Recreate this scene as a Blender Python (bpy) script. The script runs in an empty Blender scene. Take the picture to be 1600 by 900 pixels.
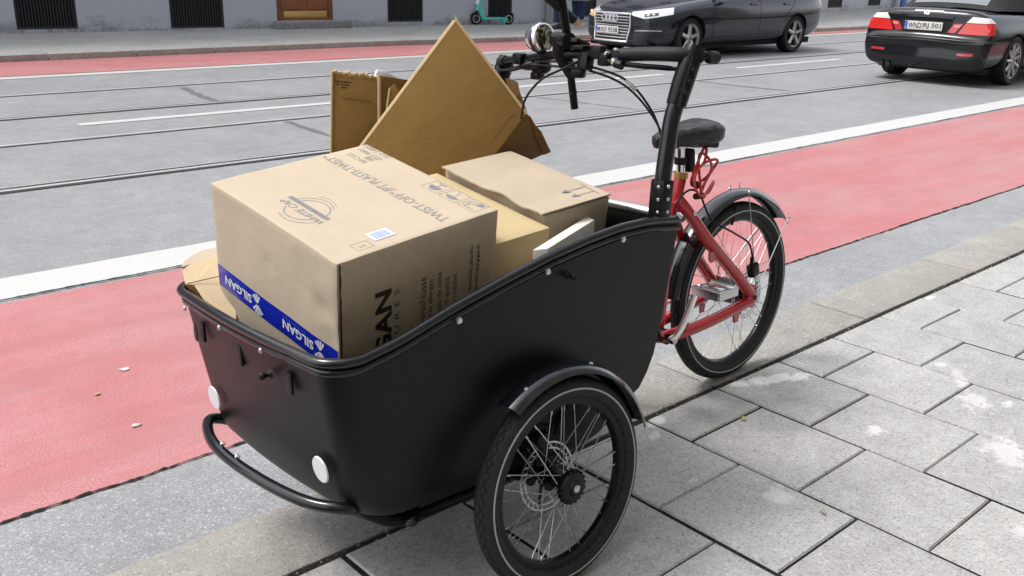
import bpy, bmesh, math, random
from math import sin, cos, pi, radians as R, atan2, sqrt, hypot
from mathutils import Vector, Matrix, Euler
from mathutils.bvhtree import BVHTree
rnd = random.Random(7)
S = bpy.context.scene
COL = S.collection

# ---------------------------------------------------------------- camera, sky, sun, exposure
cam_d = bpy.data.cameras.new('camera'); cam = bpy.data.objects.new('camera', cam_d); COL.objects.link(cam)
cam_d.sensor_width = 36.0; cam_d.lens = 36.0*1465/1600
cam_d.clip_start = 0.05; cam_d.clip_end = 2000
PITCH, HEAD, ROLL, CAMZ = R(19.03), R(47.6), R(1.5), 1.295
_fw = Vector((cos(HEAD)*cos(PITCH), sin(HEAD)*cos(PITCH), -sin(PITCH)))
_r = Vector((sin(HEAD), -cos(HEAD), 0)); _u = _r.cross(_fw)
_r2 = _r*cos(ROLL)+_u*sin(ROLL); _u2 = -_r*sin(ROLL)+_u*cos(ROLL)
M = Matrix((_r2, _u2, -_fw)).transposed().to_4x4(); M.translation = (0, 0, CAMZ)
cam.matrix_world = M
S.camera = cam

SUN_EL, SUN_AZ = 60.0, 134.0          # azimuth counter-clockwise from +X: light comes over the far pavement
W = bpy.data.worlds.new('World'); S.world = W; W.use_nodes = True
nt = W.node_tree
for n in list(nt.nodes): nt.nodes.remove(n)
wo = nt.nodes.new('ShaderNodeOutputWorld'); wb = nt.nodes.new('ShaderNodeBackground')
sk = nt.nodes.new('ShaderNodeTexSky'); sk.sky_type = 'NISHITA'; sk.sun_disc = False
sk.sun_elevation = R(SUN_EL); sk.sun_rotation = R(90.0-SUN_AZ)
sk.air_density = 1.0; sk.dust_density = 4.0; sk.ozone_density = 1.0; sk.altitude = 500
hs = nt.nodes.new('ShaderNodeHueSaturation'); hs.inputs['Saturation'].default_value = 0.28
nt.links.new(sk.outputs[0], hs.inputs['Color']); nt.links.new(hs.outputs[0], wb.inputs['Color'])
wb.inputs['Strength'].default_value = 0.15
nt.links.new(wb.outputs[0], wo.inputs['Surface'])
sl = bpy.data.lights.new('sun', 'SUN'); sl.energy = 1.0; sl.angle = R(16); sl.color = (1.0, 0.965, 0.92)
so = bpy.data.objects.new('sun', sl); COL.objects.link(so)
so.rotation_euler = Vector((-cos(R(SUN_AZ))*cos(R(SUN_EL)), -sin(R(SUN_AZ))*cos(R(SUN_EL)), -sin(R(SUN_EL)))).to_track_quat('-Z', 'Y').to_euler()
S.view_settings.view_transform = 'Standard'; S.view_settings.look = 'None'
S.view_settings.gamma = 1.0; S.view_settings.exposure = 1.30

# ---------------------------------------------------------------- node helper
class NT:
    def __init__(self, name):
        self.m = bpy.data.materials.new(name); self.m.use_nodes = True
        self.t = self.m.node_tree
        for n in list(self.t.nodes): self.t.nodes.remove(n)
        self.out = self.t.nodes.new('ShaderNodeOutputMaterial')
        self.b = self.t.nodes.new('ShaderNodeBsdfPrincipled')
        self.t.links.new(self.b.outputs[0], self.out.inputs[0])
    def n(self, typ, **kw):
        nd = self.t.nodes.new('ShaderNode'+typ)
        for k, v in kw.items(): setattr(nd, k, v)
        return nd
    def set(self, sock, v):
        if isinstance(v, bpy.types.NodeSocket): self.t.links.new(v, sock)
        elif isinstance(v, (tuple, list)) and len(v) == 3 and sock.type == 'RGBA': sock.default_value = (*v, 1)
        else: sock.default_value = v
    def math(self, op, a, b=0.0, c=0.0, clamp=False):
        nd = self.n('Math', operation=op, use_clamp=clamp)
        self.set(nd.inputs[0], a); self.set(nd.inputs[1], b); self.set(nd.inputs[2], c)
        return nd.outputs[0]
    def pos(self): return self.n('NewGeometry').outputs['Position']
    def obj(self): return self.n('TexCoord').outputs['Object']
    def rand(self): return self.n('ObjectInfo').outputs['Random']
    def map(self, v, scale=(1, 1, 1), loc=(0, 0, 0), rot=(0, 0, 0)):
        nd = self.n('Mapping'); self.set(nd.inputs[0], v)
        nd.inputs['Scale'].default_value = scale; nd.inputs['Location'].default_value = loc; nd.inputs['Rotation'].default_value = rot
        return nd.outputs[0]
    def noise(self, v, scale, detail=3, rough=0.5, dist=0.0):
        nd = self.n('TexNoise'); self.set(nd.inputs['Vector'], v)
        nd.inputs['Scale'].default_value = scale; nd.inputs['Detail'].default_value = detail
        nd.inputs['Roughness'].default_value = rough; nd.inputs['Distortion'].default_value = dist
        return nd.outputs[0]
    def voro(self, v, scale, feature='F1', out='Distance', rnd_=1.0):
        nd = self.n('TexVoronoi', feature=feature); self.set(nd.inputs['Vector'], v)
        nd.inputs['Scale'].default_value = scale; nd.inputs['Randomness'].default_value = rnd_
        return nd.outputs[out]
    def ramp(self, f, stops, interp='LINEAR'):
        nd = self.n('ValToRGB'); self.set(nd.inputs[0], f); e = nd.color_ramp.elements; nd.color_ramp.interpolation = interp
        while len(e) < len(stops): e.new(0.5)
        for el, (p, c) in zip(e, stops):
            el.position = p; el.color = (c, c, c, 1) if isinstance(c, (int, float)) else (*c, 1)
        return nd.outputs[0]
    def mix(self, f, a, b, mode='MIX'):
        nd = self.n('Mix', data_type='RGBA', blend_type=mode); self.set(nd.inputs[0], f)
        self.set(nd.inputs[6], a); self.set(nd.inputs[7], b); return nd.outputs[2]
    def bump(self, h, strength=0.3, dist=0.01, normal=None):
        nd = self.n('Bump'); self.set(nd.inputs['Height'], h); nd.inputs['Strength'].default_value = strength
        nd.inputs['Distance'].default_value = dist
        if normal is not None: self.set(nd.inputs['Normal'], normal)
        return nd.outputs[0]
    def done(self, color=None, rough=None, metal=None, normal=None, coat=None, spec=None, **kw):
        for k, v in (('Base Color', color), ('Roughness', rough), ('Metallic', metal), ('Normal', normal), ('Coat Weight', coat), ('Specular IOR Level', spec)):
            if v is not None: self.set(self.b.inputs[k], v)
        for k, v in kw.items(): self.set(self.b.inputs[k.replace('_', ' ')], v)
        return self.m

def simple(name, col, rough=0.5, metal=0.0, var=0.12, vscale=6.0, bump=0.0, bscale=150.0, coat=0.0, rvar=0.12, spec=0.5):
    g = NT(name); v = g.obj(); f = g.noise(v, vscale, 4, 0.6)
    c = g.mix(f, tuple(max(0, x*(1-var)) for x in col), tuple(min(1, x*(1+var)) for x in col))
    rr = g.math('ADD', g.math('MULTIPLY', g.math('SUBTRACT', g.noise(v, vscale*2.3, 3), 0.5), rvar), rough, clamp=True)
    nrm = g.bump(g.noise(v, bscale, 2), bump, 0.002) if bump else None
    return g.done(c, rr, metal, nrm, coat, spec)

def aggregate(name, base, dark, light, white_amt=0.62, scale=160.0, rough=0.75, tone_rand=0.0, stains=None, big=0.18, bumpst=0.35, warm=None, spec=0.5):
    """stone / asphalt with visible grains"""
    g = NT(name); v = g.pos()
    f1 = g.noise(v, scale, 2, 0.7); f2 = g.voro(v, scale*0.9, out='Color')
    sep = g.n('SeparateColor'); g.set(sep.inputs[0], f2)
    grain = sep.outputs[0]
    c = g.mix(g.ramp(f1, [(0.3, 0.0), (0.7, 1.0)]), dark, base)
    c = g.mix(g.ramp(grain, [(white_amt+0.2, 0.0), (min(0.99, white_amt+0.32), 0.85)]), c, light)
    c = g.mix(g.ramp(sep.outputs[1], [(0.80, 0.0), (0.92, 0.55)]), c, tuple(x*0.45 for x in dark))
    L = g.ramp(g.noise(v, 1.3, 5, 0.65), [(0.3, 1.0-big), (0.7, 1.0+big*0.6)])
    c = g.mix(1.0, c, L, 'MULTIPLY')
    m = g.ramp(g.noise(v, 9.0, 4, 0.7), [(0.35, 0.88), (0.65, 1.07)])
    c = g.mix(1.0, c, m, 'MULTIPLY')
    if tone_rand:
        t = g.math('ADD', g.math('MULTIPLY', g.rand(), tone_rand), 1.0-tone_rand*0.5)
        c = g.mix(1.0, c, t, 'MULTIPLY')
    if warm: c = g.mix(g.ramp(g.noise(v, 2.2, 4), [(0.42, 0.0), (0.7, 0.7)]), c, warm)
    if stains:
        tot = None; wob = g.math('MULTIPLY', g.noise(v, 21.0, 9, 0.72), 1.15); spk = g.ramp(g.noise(v, 150, 3, 0.7), [(0.3, 0.55), (0.6, 1.0)])
        for (x, y, rx, ry, rot, amt) in stains:
            q = g.map(v, (1, 1, 0), (-x, -y, 0))
            q2 = g.n('VectorRotate', rotation_type='Z_AXIS'); g.set(q2.inputs['Vector'], q); q2.inputs['Angle'].default_value = -rot
            q3 = g.map(q2.outputs[0], (1/rx, 1/ry, 0))
            ln = g.n('VectorMath', operation='LENGTH'); g.set(ln.inputs[0], q3)
            d = g.math('SUBTRACT', wob, g.math('MULTIPLY', ln.outputs['Value'], 0.36))
            k = g.math('MULTIPLY', g.ramp(d, [(0.26, 0.0), (0.40, 1.0)]), amt)
            tot = k if tot is None else g.math('MAXIMUM', tot, k)
        tot = g.math('MULTIPLY', tot, spk)
        c = g.mix(tot, c, (0.62, 0.61, 0.60))
    h = g.math('ADD', g.math('MULTIPLY', f1, 0.6), g.math('MULTIPLY', grain, 0.5))
    return g.done(c, rough, 0.0, g.bump(h, bumpst, 0.004), spec=spec)

def kraft(name, col, rough=0.75, flute=0.12, var=0.10, axis=0):
    g = NT(name); v = g.obj()
    sc = [40, 40, 40]; sc[axis] = 2.0
    st = g.noise(g.map(v, tuple(sc)), 1.0, 4, 0.6)
    bl = g.noise(v, 5.0, 4, 0.6); fb = g.noise(v, 240, 2, 0.6)
    c = g.mix(bl, tuple(x*(1-var) for x in col), tuple(x*(1+var) for x in col))
    c = g.mix(1.0, c, g.ramp(st, [(0.3, 0.975), (0.7, 1.02)]), 'MULTIPLY')
    c = g.mix(1.0, c, g.ramp(fb, [(0.3, 0.96), (0.7, 1.03)]), 'MULTIPLY')
    sc2 = g.ramp(g.noise(v, 14.0, 6, 0.75), [(0.68, 0.0), (0.78, 0.35)])
    c = g.mix(sc2, c, tuple(x*0.72 for x in col))
    h = g.math('ADD', g.math('MULTIPLY', st, 0.7), g.math('MULTIPLY', g.noise(v, 11.0, 3), 2.2))
    return g.done(c, rough, 0.0, g.bump(h, flute, 0.01), spec=0.25)

# ---------------------------------------------------------------- mesh helper
class MB:
    def __init__(self): self.v = []; self.f = []
    def add(self, vs, fs):
        o = len(self.v); self.v += [Vector(p) for p in vs]; self.f += [tuple(i+o for i in f) for f in fs]; return self
    def box(self, c, s, rot=None, bev=0.0):
        hx, hy, hz = s[0]/2, s[1]/2, s[2]/2; c = Vector(c)
        rm = rot if isinstance(rot, Matrix) else (Euler(rot).to_matrix() if rot else Matrix.Identity(3))
        if bev <= 0:
            P = [Vector((x*hx, y*hy, z*hz)) for z in (-1, 1) for y in (-1, 1) for x in (-1, 1)]
            F = [(0, 2, 3, 1), (4, 5, 7, 6), (0, 1, 5, 4), (2, 6, 7, 3), (0, 4, 6, 2), (1, 3, 7, 5)]
        else:
            bm = bmesh.new(); bmesh.ops.create_cube(bm, size=1.0)
            for q in bm.verts: q.co = Vector((q.co.x*s[0], q.co.y*s[1], q.co.z*s[2]))
            bmesh.ops.bevel(bm, geom=list(bm.edges), offset=min(bev, min(s)*0.45), segments=2, profile=0.6, affect='EDGES')
            bm.verts.index_update(); P = [q.co.copy() for q in bm.verts]; F = [[q.index for q in f.verts] for f in bm.faces]; bm.free()
        return self.add([c+rm@p for p in P], F)
    def tube(self, pts, r, n=10, caps=True, closed=False, flat=None):
        """sweep a circle (or an ellipse: flat=(ratio, up vector)) along points"""
        pts = [Vector(p) for p in pts]; k = len(pts)
        rs = r if isinstance(r, (list, tuple)) else [r]*k
        tg = []
        for i in range(k):
            a = pts[(i-1) % k] if (closed or i > 0) else pts[i]; b = pts[(i+1) % k] if (closed or i < k-1) else pts[i]
            tg.append((b-a).normalized())
        up = Vector(flat[1]) if flat else (Vector((0, 0, 1)) if abs(tg[0].z) < 0.9 else Vector((1, 0, 0)))
        vs = []; prev = None
        for i in range(k):
            t = tg[i]
            if flat or prev is None: x = up-t*up.dot(t)
            else: x = prev-t*prev.dot(t)
            if x.length < 1e-6: x = t.orthogonal()
            x.normalize(); y = t.cross(x); prev = x
            fr = flat[0] if flat else 1.0
            for j in range(n):
                a = 2*pi*j/n; vs.append(pts[i]+x*(cos(a)*rs[i]*fr)+y*(sin(a)*rs[i]))
        fs = []
        for i in range(k if closed else k-1):
            for j in range(n):
                a, b = i*n+j, i*n+(j+1) % n; c, d = ((i+1) % k)*n+(j+1) % n, ((i+1) % k)*n+j
                fs.append((a, b, c, d))
        if caps and not closed: fs += [tuple(range(n))[::-1], tuple((k-1)*n+j for j in range(n))]
        return self.add(vs, fs)
    def lathe(self, prof, n=32, mat=None, a0=0.0, a1=2*pi, closed_prof=False):
        """prof: (radius, height) turned about local Z; mat maps to place"""
        full = abs(a1-a0-2*pi) < 1e-6; k = len(prof); m = n if full else n+1
        vs = []
        for i in range(m):
            a = a0+(a1-a0)*i/n
            for (r, h) in prof: vs.append(Vector((r*cos(a), r*sin(a), h)))
        fs = []
        for i in range(n):
            i2 = (i+1) % m
            for j in range(k if closed_prof else k-1):
                j2 = (j+1) % k; fs.append((i*k+j, i2*k+j, i2*k+j2, i*k+j2))
        if not full and closed_prof: fs += [tuple(range(k))[::-1], tuple((m-1)*k+j for j in range(k))]
        if mat is not None: vs = [mat@p for p in vs]
        return self.add(vs, fs)
    def prism(self, poly, d, mat=None):
        """poly in XY extruded to z=d"""
        k = len(poly); vs = [Vector((p[0], p[1], 0)) for p in poly]+[Vector((p[0], p[1], d)) for p in poly]
        fs = [tuple(range(k))[::-1], tuple(range(k, 2*k))]+[(i, (i+1) % k, k+(i+1) % k, k+i) for i in range(k)]
        if mat is not None: vs = [mat@p for p in vs]
        return self.add(vs, fs)
    def slab(self, poly3, off):
        """a 3D polygon given depth by an offset vector"""
        k = len(poly3); P = [Vector(p) for p in poly3]; o = Vector(off)
        return self.add(P+[p+o for p in P], [tuple(range(k)), tuple(range(k, 2*k))[::-1]]+[(i, k+i, k+(i+1) % k, (i+1) % k) for i in range(k)])
    def sphere(self, c, r, n=16, m=10, sc=(1, 1, 1)):
        prof = [(r*sin(pi*i/m), -r*cos(pi*i/m)) for i in range(m+1)]
        return self.lathe([(max(1e-5, a), b) for a, b in prof], n, Matrix.Translation(Vector(c))@Matrix.Diagonal((*sc, 1)))
    def xf(self, m):
        self.v = [m@p for p in self.v]; return self
    def build(self, name, mat, parent=None, smooth=True, angle=35, bevel=0.0):
        me = bpy.data.meshes.new(name); me.from_pydata([tuple(p) for p in self.v], [], self.f); me.validate()
        bm = bmesh.new(); bm.from_mesh(me); bmesh.ops.recalc_face_normals(bm, faces=list(bm.faces))
        if bevel:
            ed = [e for e in bm.edges if len(e.link_faces) == 2 and e.calc_face_angle(0) > R(30)]
            bmesh.ops.bevel(bm, geom=ed, offset=bevel, segments=2, profile=0.6, affect='EDGES', clamp_overlap=True)
        bm.to_mesh(me); bm.free()
        me.materials.append(mat)
        if smooth:
            me.polygons.foreach_set('use_smooth', [True]*len(me.polygons)); me.set_sharp_from_angle(angle=R(angle))
        o = bpy.data.objects.new(name, me); COL.objects.link(o)
        if parent: o.parent = parent
        return o
def tag(o, label, cat, group=None):
    o['label'] = label; o['category'] = cat
    if group: o['group'] = group
    return o
def struct(o): o['kind'] = 'structure'; return o
def stuff(o): o['kind'] = 'stuff'; return o
def thing(name, label, cat, loc=(0, 0, 0), rot=(0, 0, 0), group=None, scale=1.0):
    o = bpy.data.objects.new(name, None); COL.objects.link(o); o.empty_display_size = 0.1
    o.location = loc; o.rotation_euler = rot; o.scale = (scale,)*3
    return tag(o, label, cat, group)
def evaluated(o, name=None):
    bpy.context.view_layer.update()
    dg = bpy.context.evaluated_depsgraph_get()
    return bpy.data.meshes.new_from_object(o.evaluated_get(dg), depsgraph=dg)
def bake(o, smooth=True, angle=40):
    me = evaluated(o); o.modifiers.clear(); old = o.data; o.data = me; me.name = old.name
    if smooth:
        me.polygons.foreach_set('use_smooth', [True]*len(me.polygons)); me.set_sharp_from_angle(angle=R(angle))
    return o
def text_mesh(s, bold=0.0, space=1.0, shear=0.0):
    cu = bpy.data.curves.new('txt', 'FONT'); cu.body = s; cu.offset = bold; cu.space_character = space; cu.shear = shear
    cu.resolution_u = 2
    o = bpy.data.objects.new('txt', cu); COL.objects.link(o)
    me = evaluated(o); bpy.data.objects.remove(o); bpy.data.curves.remove(cu)
    V = [v.co.copy() for v in me.vertices]; F = [tuple(p.vertices) for p in me.polygons]
    bpy.data.meshes.remove(me); return V, F
def put_text(mb, s, org, ex, ey, width=None, height=None, z=0.0, bold=0.0, space=1.0, shear=0.0):
    """letters from org, reading along ex, upright along ey; fitted to width (and cap height)"""
    V, F = text_mesh(s, bold, space, shear)
    x0 = min(p.x for p in V); x1 = max(p.x for p in V); y0 = min(p.y for p in V); y1 = max(p.y for p in V)
    sx = width/(x1-x0) if width else None; sy = height/(y1-y0) if height else None
    sx = sx or sy; sy = sy or sx
    ex = Vector(ex).normalized(); ey = Vector(ey).normalized(); ez = ex.cross(ey); org = Vector(org)
    return mb.add([org+ex*((p.x-x0)*sx)+ey*((p.y-y0)*sy)+ez*z for p in V], F)
def lerp(tab, x):
    if x <= tab[0][0]: return tab[0][1]
    for (a, b), (c, d) in zip(tab, tab[1:]):
        if x <= c:
            t = (x-a)/(c-a); return b+(d-b)*t
    return tab[-1][1]
def spline(pts, n=8):
    P = [Vector(p) for p in pts]; P = [2*P[0]-P[1]]+P+[2*P[-1]-P[-2]]; out = []
    for i in range(1, len(P)-2):
        for k in range(n):
            t = k/n; a, b, c, d = P[i-1], P[i], P[i+1], P[i+2]
            out.append(0.5*((2*b)+(c-a)*t+(2*a-5*b+4*c-d)*t*t+(3*b-a-3*c+d)*t**3))
    out.append(P[-2]); return out

# ---------------------------------------------------------------- materials
M_asph = aggregate('asphalt', (0.255, 0.26, 0.268), (0.215, 0.218, 0.225), (0.34, 0.34, 0.34), 0.66, 190, 0.55, big=0.14)
M_gutter = aggregate('gutter_asphalt', (0.27, 0.275, 0.285), (0.225, 0.23, 0.237), (0.43, 0.43, 0.43), 0.62, 250, 0.45, big=0.12, bumpst=0.7)
M_kerb = aggregate('kerb_granite', (0.315, 0.306, 0.285), (0.25, 0.241, 0.222), (0.42, 0.41, 0.39), 0.64, 210, 0.8, tone_rand=0.10, big=0.16, bumpst=0.8, warm=(0.275, 0.258, 0.225))
STAINS = [(2.475, 1.592, .070, .034, R(-20), 1.0), (2.62, 1.525, .19, .045, R(-29), 1.0), (2.52, 1.13, .05, .035, .3, .8), (2.97, 1.02, .10, .06, .5, .6), (3.04, .94, .05, .025, 0, .65),
          (2.70, .82, .12, .08, .3, .6), (1.97, 1.11, .06, .04, .2, .6), (3.18, 1.23, .035, .02, 0, .6), (2.05, 1.585, .05, .03, .2, .95), (1.98, 1.53, .05, .02, .6, .7), (1.86, 1.30, .025, .015, 0, .7),
          (3.86, 1.59, .045, .02, 0, .7), (3.1, 1.12, .14, .03, .6, .45), (1.42, .93, .03, .02, 0, .7), (1.35, 1.42, .03, .02, 0, .5), (2.3, .62, .05, .03, 0, .4)]
M_slab = aggregate('paving_slab', (0.375, 0.372, 0.358), (0.315, 0.312, 0.30), (0.45, 0.448, 0.44), 0.62, 230, 0.62, tone_rand=0.16, stains=STAINS, big=0.12)
M_joint = aggregate('joint_dirt', (0.035, 0.034, 0.030), (0.018, 0.018, 0.016), (0.12, 0.12, 0.10), 0.78, 160, 0.95, spec=.1)
M_tar = aggregate('tar_joint', (0.045, 0.045, 0.047), (0.02, 0.02, 0.02), (0.14, 0.14, 0.14), 0.72, 140, 0.6)
M_farpave = aggregate('far_paving', (0.36, 0.36, 0.345), (0.30, 0.30, 0.29), (0.44, 0.44, 0.43), 0.70, 70, 0.7, big=0.14)
M_farkerb = aggregate('far_kerb', (0.36, 0.35, 0.32), (0.29, 0.28, 0.255), (0.42, 0.41, 0.39), 0.66, 90, 0.8, tone_rand=0.15)
M_slab2 = aggregate('outer_paving', (0.375, 0.372, 0.358), (0.315, 0.312, 0.30), (0.45, 0.448, 0.44), 0.62, 230, 0.62, big=0.12)

M_seamtar = aggregate('old_tar_seam', (0.13, 0.13, 0.132), (0.09, 0.09, 0.092), (0.24, 0.24, 0.24), 0.68, 150, 0.6)
def lane_red():
    g = NT('red_lane_paint'); v = g.pos()
    f1 = g.noise(v, 150, 2, 0.7); big = g.noise(v, 0.9, 5, 0.6); md = g.noise(v, 6.0, 5, 0.7)
    c = g.mix(g.ramp(big, [(0.35, 0.0), (0.68, 1.0)]), (0.405, 0.125, 0.128), (0.385, 0.168, 0.17))
    c = g.mix(1.0, c, g.ramp(f1, [(0.3, 0.80), (0.7, 1.12)]), 'MULTIPLY')
    c = g.mix(1.0, c, g.ramp(md, [(0.35, 0.92), (0.65, 1.05)]), 'MULTIPLY')
    pit = g.math('MULTIPLY', g.ramp(g.noise(g.map(v, (34.0, 55.0, 1.0)), 1.0, 5, 0.65), [(0.635, 0.0), (0.665, 0.9)]), g.ramp(g.noise(v, 2.3, 4), [(0.42, 0.0), (0.58, 1.0)]))
    c = g.mix(pit, c, (0.20, 0.155, 0.16))
    # rubbed-through specks and pits stretched along the lane
    sp = g.noise(g.map(v, (9.0, 26.0, 1.0)), 1.0, 6, 0.75)
    c = g.mix(g.ramp(sp, [(0.66, 0.0), (0.72, 0.7)]), c, (0.26, 0.20, 0.205))
    tr = g.ramp(g.noise(g.map(v, (0.25, 7.0, 1)), 1.0, 6, 0.7), [(0.50, 0.0), (0.72, 0.55)])
    c = g.mix(tr, c, (0.30, 0.12, 0.12))
    dk = g.ramp(g.noise(g.map(v, (1.1, 1.6, 1)), 1.7, 7, 0.75), [(0.60, 0.0), (0.70, 0.35)])
    c = g.mix(dk, c, (0.33, 0.17, 0.17))
    wear = g.math('MULTIPLY', g.ramp(g.noise(g.map(v, (0.8, 3.5, 1)), 1.0, 5, 0.7), [(0.45, 0.0), (0.66, 1.0)]), g.ramp(f1, [(0.42, 0.0), (0.58, 0.75)]))
    c = g.mix(wear, c, (0.42, 0.24, 0.24))
    return g.done(c, 0.55, 0.0, g.bump(g.math('ADD', f1, g.math('MULTIPLY', sp, 0.5)), 0.6, 0.005))
M_red = lane_red()
def white_paint():
    g = NT('white_road_paint'); v = g.pos()
    f = g.noise(v, 120, 2, 0.7); w = g.noise(v, 14, 6, 0.75)
    c = g.mix(g.ramp(f, [(0.3, 0.0), (0.7, 1.0)]), (0.42, 0.42, 0.41), (0.50, 0.50, 0.49))
    c = g.mix(g.ramp(w, [(0.64, 0.0), (0.72, 0.6)]), c, (0.33, 0.33, 0.33))
    return g.done(c, 0.5, 0.0, g.bump(f, 0.25, 0.003))
M_white = white_paint()
M_steel = simple('worn_rail_steel', (0.42, 0.42, 0.43), 0.4, 0.15, 0.15, 3)
M_groove = simple('rail_groove', (0.018, 0.017, 0.016), 0.8, 0, 0.3, 20)

# ---------------------------------------------------------------- ground, road, pavements
RZ = -0.05
def sheet(name, poly, z, mat, sub=None):
    mb = MB(); mb.add([(x, y, z) for x, y in poly], [tuple(range(len(poly)))]); o = mb.build(name, mat, None, False); return struct(o)
def strip(name, x0, x1, y0, y1, z, mat, jag=0.0, step=0.25):
    mb = MB(); n = max(1, int((x1-x0)/step)) if jag else 1; vs = []
    for i in range(n+1):
        x = x0+(x1-x0)*i/n; a = rnd.uniform(-jag, jag); b = rnd.uniform(-jag, jag)
        vs += [(x, y0+a, z), (x, y1+b, z)]
    mb.add(vs, [(2*i, 2*i+2, 2*i+3, 2*i+1) for i in range(n)]); return struct(mb.build(name, mat, None, False))
sheet('ground', [(-900, -900), (900, -900), (900, 900), (-900, 900)], -0.30, M_asph)
strip('road', -60, 90, 1.80, 14.2, RZ, M_asph)
strip('gutter', -40, 60, 1.89, 2.315, RZ+0.004, M_gutter)
strip('bike_lane', -40, 60, 2.318, 3.99, RZ+0.004, M_red, 0.004, 0.3)
strip('lane_line', -40, 60, 4.045, 4.325, RZ+0.004, M_white, 0.003, 0.2)
strip('far_bike_lane', -40, 60, 11.86, 13.45, RZ+0.004, M_red)
strip('far_lane_line', -40, 60, 11.60, 11.80, RZ+0.004, M_white)
for a, b in ((-14.1, -8.5), (-7.0, -4.1), (-2.4, 0.8), (2.55, 5.50), (7.25, 10.1), (11.75, 14.65), (16.4, 19.3), (21, 24)):
    strip('centre_dash', a, b, 8.10, 8.225, RZ+0.004, M_white)
# irregular open joints in the asphalt
def joint(name, x0, x1, y, wid, z, mat, seed):
    r2 = random.Random(seed); mb = MB(); x = x0; vs = []; off = 0
    while x < x1:
        off = off*0.85+r2.uniform(-.0025, .0025); w = wid*(0.25+r2.random()*1.0)*(1.9 if r2.random() < .12 else 1)
        vs += [(x, y+off-w/2, z), (x, y+off+w/2, z)]; x += r2.uniform(0.008, 0.022)
    k = len(vs)//2; mb.add(vs, [(2*i, 2*i+2, 2*i+3, 2*i+1) for i in range(k-1)])
    return struct(mb.build(name, mat, None, False))
joint('asphalt_crack', -1.5, 14, 2.316, 0.011, RZ+0.008, M_joint, 3)
joint('asphalt_crack', -1.5, 14, 4.03, 0.012, RZ+0.008, M_tar, 5)
def seam(pts, w):
    mb = MB(); vs = []
    P = spline([(x, y, 0) for x, y in pts], 8)
    for i, p in enumerate(P):
        t = (P[min(i+1, len(P)-1)]-P[max(i-1, 0)]).normalized(); nn = Vector((-t.y, t.x, 0)); ww = w*rnd.uniform(.6, 1.3)/2
        vs += [p+nn*ww+Vector((0, 0, RZ+0.002)), p-nn*ww+Vector((0, 0, RZ+0.002))]
    mb.add(vs, [(2*i, 2*i+2, 2*i+3, 2*i+1) for i in range(len(P)-1)]); return struct(mb.build('tar_seam', M_seamtar, None, False))
seam([(4.25, 10.0), (4.12, 9.3), (4.09, 8.85)], 0.10)
seam([(4.05, 7.40), (4.0, 6.9), (3.95, 6.2)], 0.06)
seam([(9.88, 7.40), (9.95, 6.8), (10.05, 6.2)], 0.07); seam([(7.05, 7.4), (7.15, 6.85), (7.3, 6.1)], 0.03)
def rail(y, side, grooved=True):
    # head, groove on the gauge side, guard lip, and the bitumen seam beside the steel
    hw_ = .044 if grooved else .050
    head = struct(MB().box((25, y, RZ+0.001), (150, hw_, 0.014)).build('tram_rail', M_steel, None, False))
    if grooved:
        MB().box((25, y+side*(hw_/2+.0235), RZ+0.0005), (150, 0.047, 0.007)).build('rail_groove', M_groove, head, False)
        MB().box((25, y+side*(hw_/2+.055), RZ+0.001), (150, 0.016, 0.012)).build('rail_lip', M_steel, head, False)
        MB().box((25, y-side*(hw_/2+.020), RZ+0.0005), (150, 0.040, 0.007)).build('rail_seal', M_groove, head, False)
    else:
        MB().box((25, y+side*(hw_/2+.012), RZ+0.0005), (150, 0.016, 0.007)).build('rail_groove', M_tar, head, False)
rail(6.02, 1); rail(7.50, -1, False); rail(8.75, 1); rail(10.20, -1, False)

# near kerb: granite stones, flush with the slabs
kerb = struct(MB().box((25, 1.76, -0.18), (130, 0.235, 0.25)).build('kerb', M_joint, None, False))
xk = -6.6
for i in range(20):
    L = 1.0; mb = MB().box((xk+L/2, 1.758, -0.10), (L-0.006, 0.258, 0.20), None, 0.012)
    mb.build('kerb_stone', M_kerb, kerb, True, 50).location = (0, 0, rnd.uniform(-.001, .001)); xk += L
# near pavement: one slab, one object, where the photograph shows them; the rest joined
pave = struct(sheet('pavement', [(-40, -12), (60, -12), (60, 1.64), (-40, 1.64)], -0.0075, M_joint))
PX, PY = 0.3575, 0.352
def in_view(x, y, m=0.12):
    d = Vector((x, y, -CAMZ)); k = d.dot(_fw)
    if k < 0.2: return False
    px = 0.5+d.dot(_r2)*1465/k/1600; py = 0.5-d.dot(_u2)*1465/k/900
    return -m < px < 1+m and -m < py < 1+m*1.5
def slab_mesh(sx, sy, dz):
    mb = MB(); e = 0.004; h = 0.05; x, y = sx/2, sy/2
    a = [(-x, -y), (x, -y), (x, y), (-x, y)]; b = [(px*(1-e/x), py*(1-e/y)) for px, py in a]
    vs = [(p[0], p[1], -h) for p in a]+[(p[0], p[1], -0.005) for p in a]+[(p[0], p[1], 0) for p in b]
    mb.add(vs, [(8, 9, 10, 11)]+[(4+i, 4+(i+1) % 4, 8+(i+1) % 4, 8+i) for i in range(4)]+[(i, (i+1) % 4, 4+(i+1) % 4, 4+i) for i in range(4)]); return mb
def sides_dirty(me):
    me.materials.append(M_joint)
    for p in me.polygons: p.material_index = 0 if p.normal.z > .3 else 1
rest = MB(); cache = {}
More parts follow.
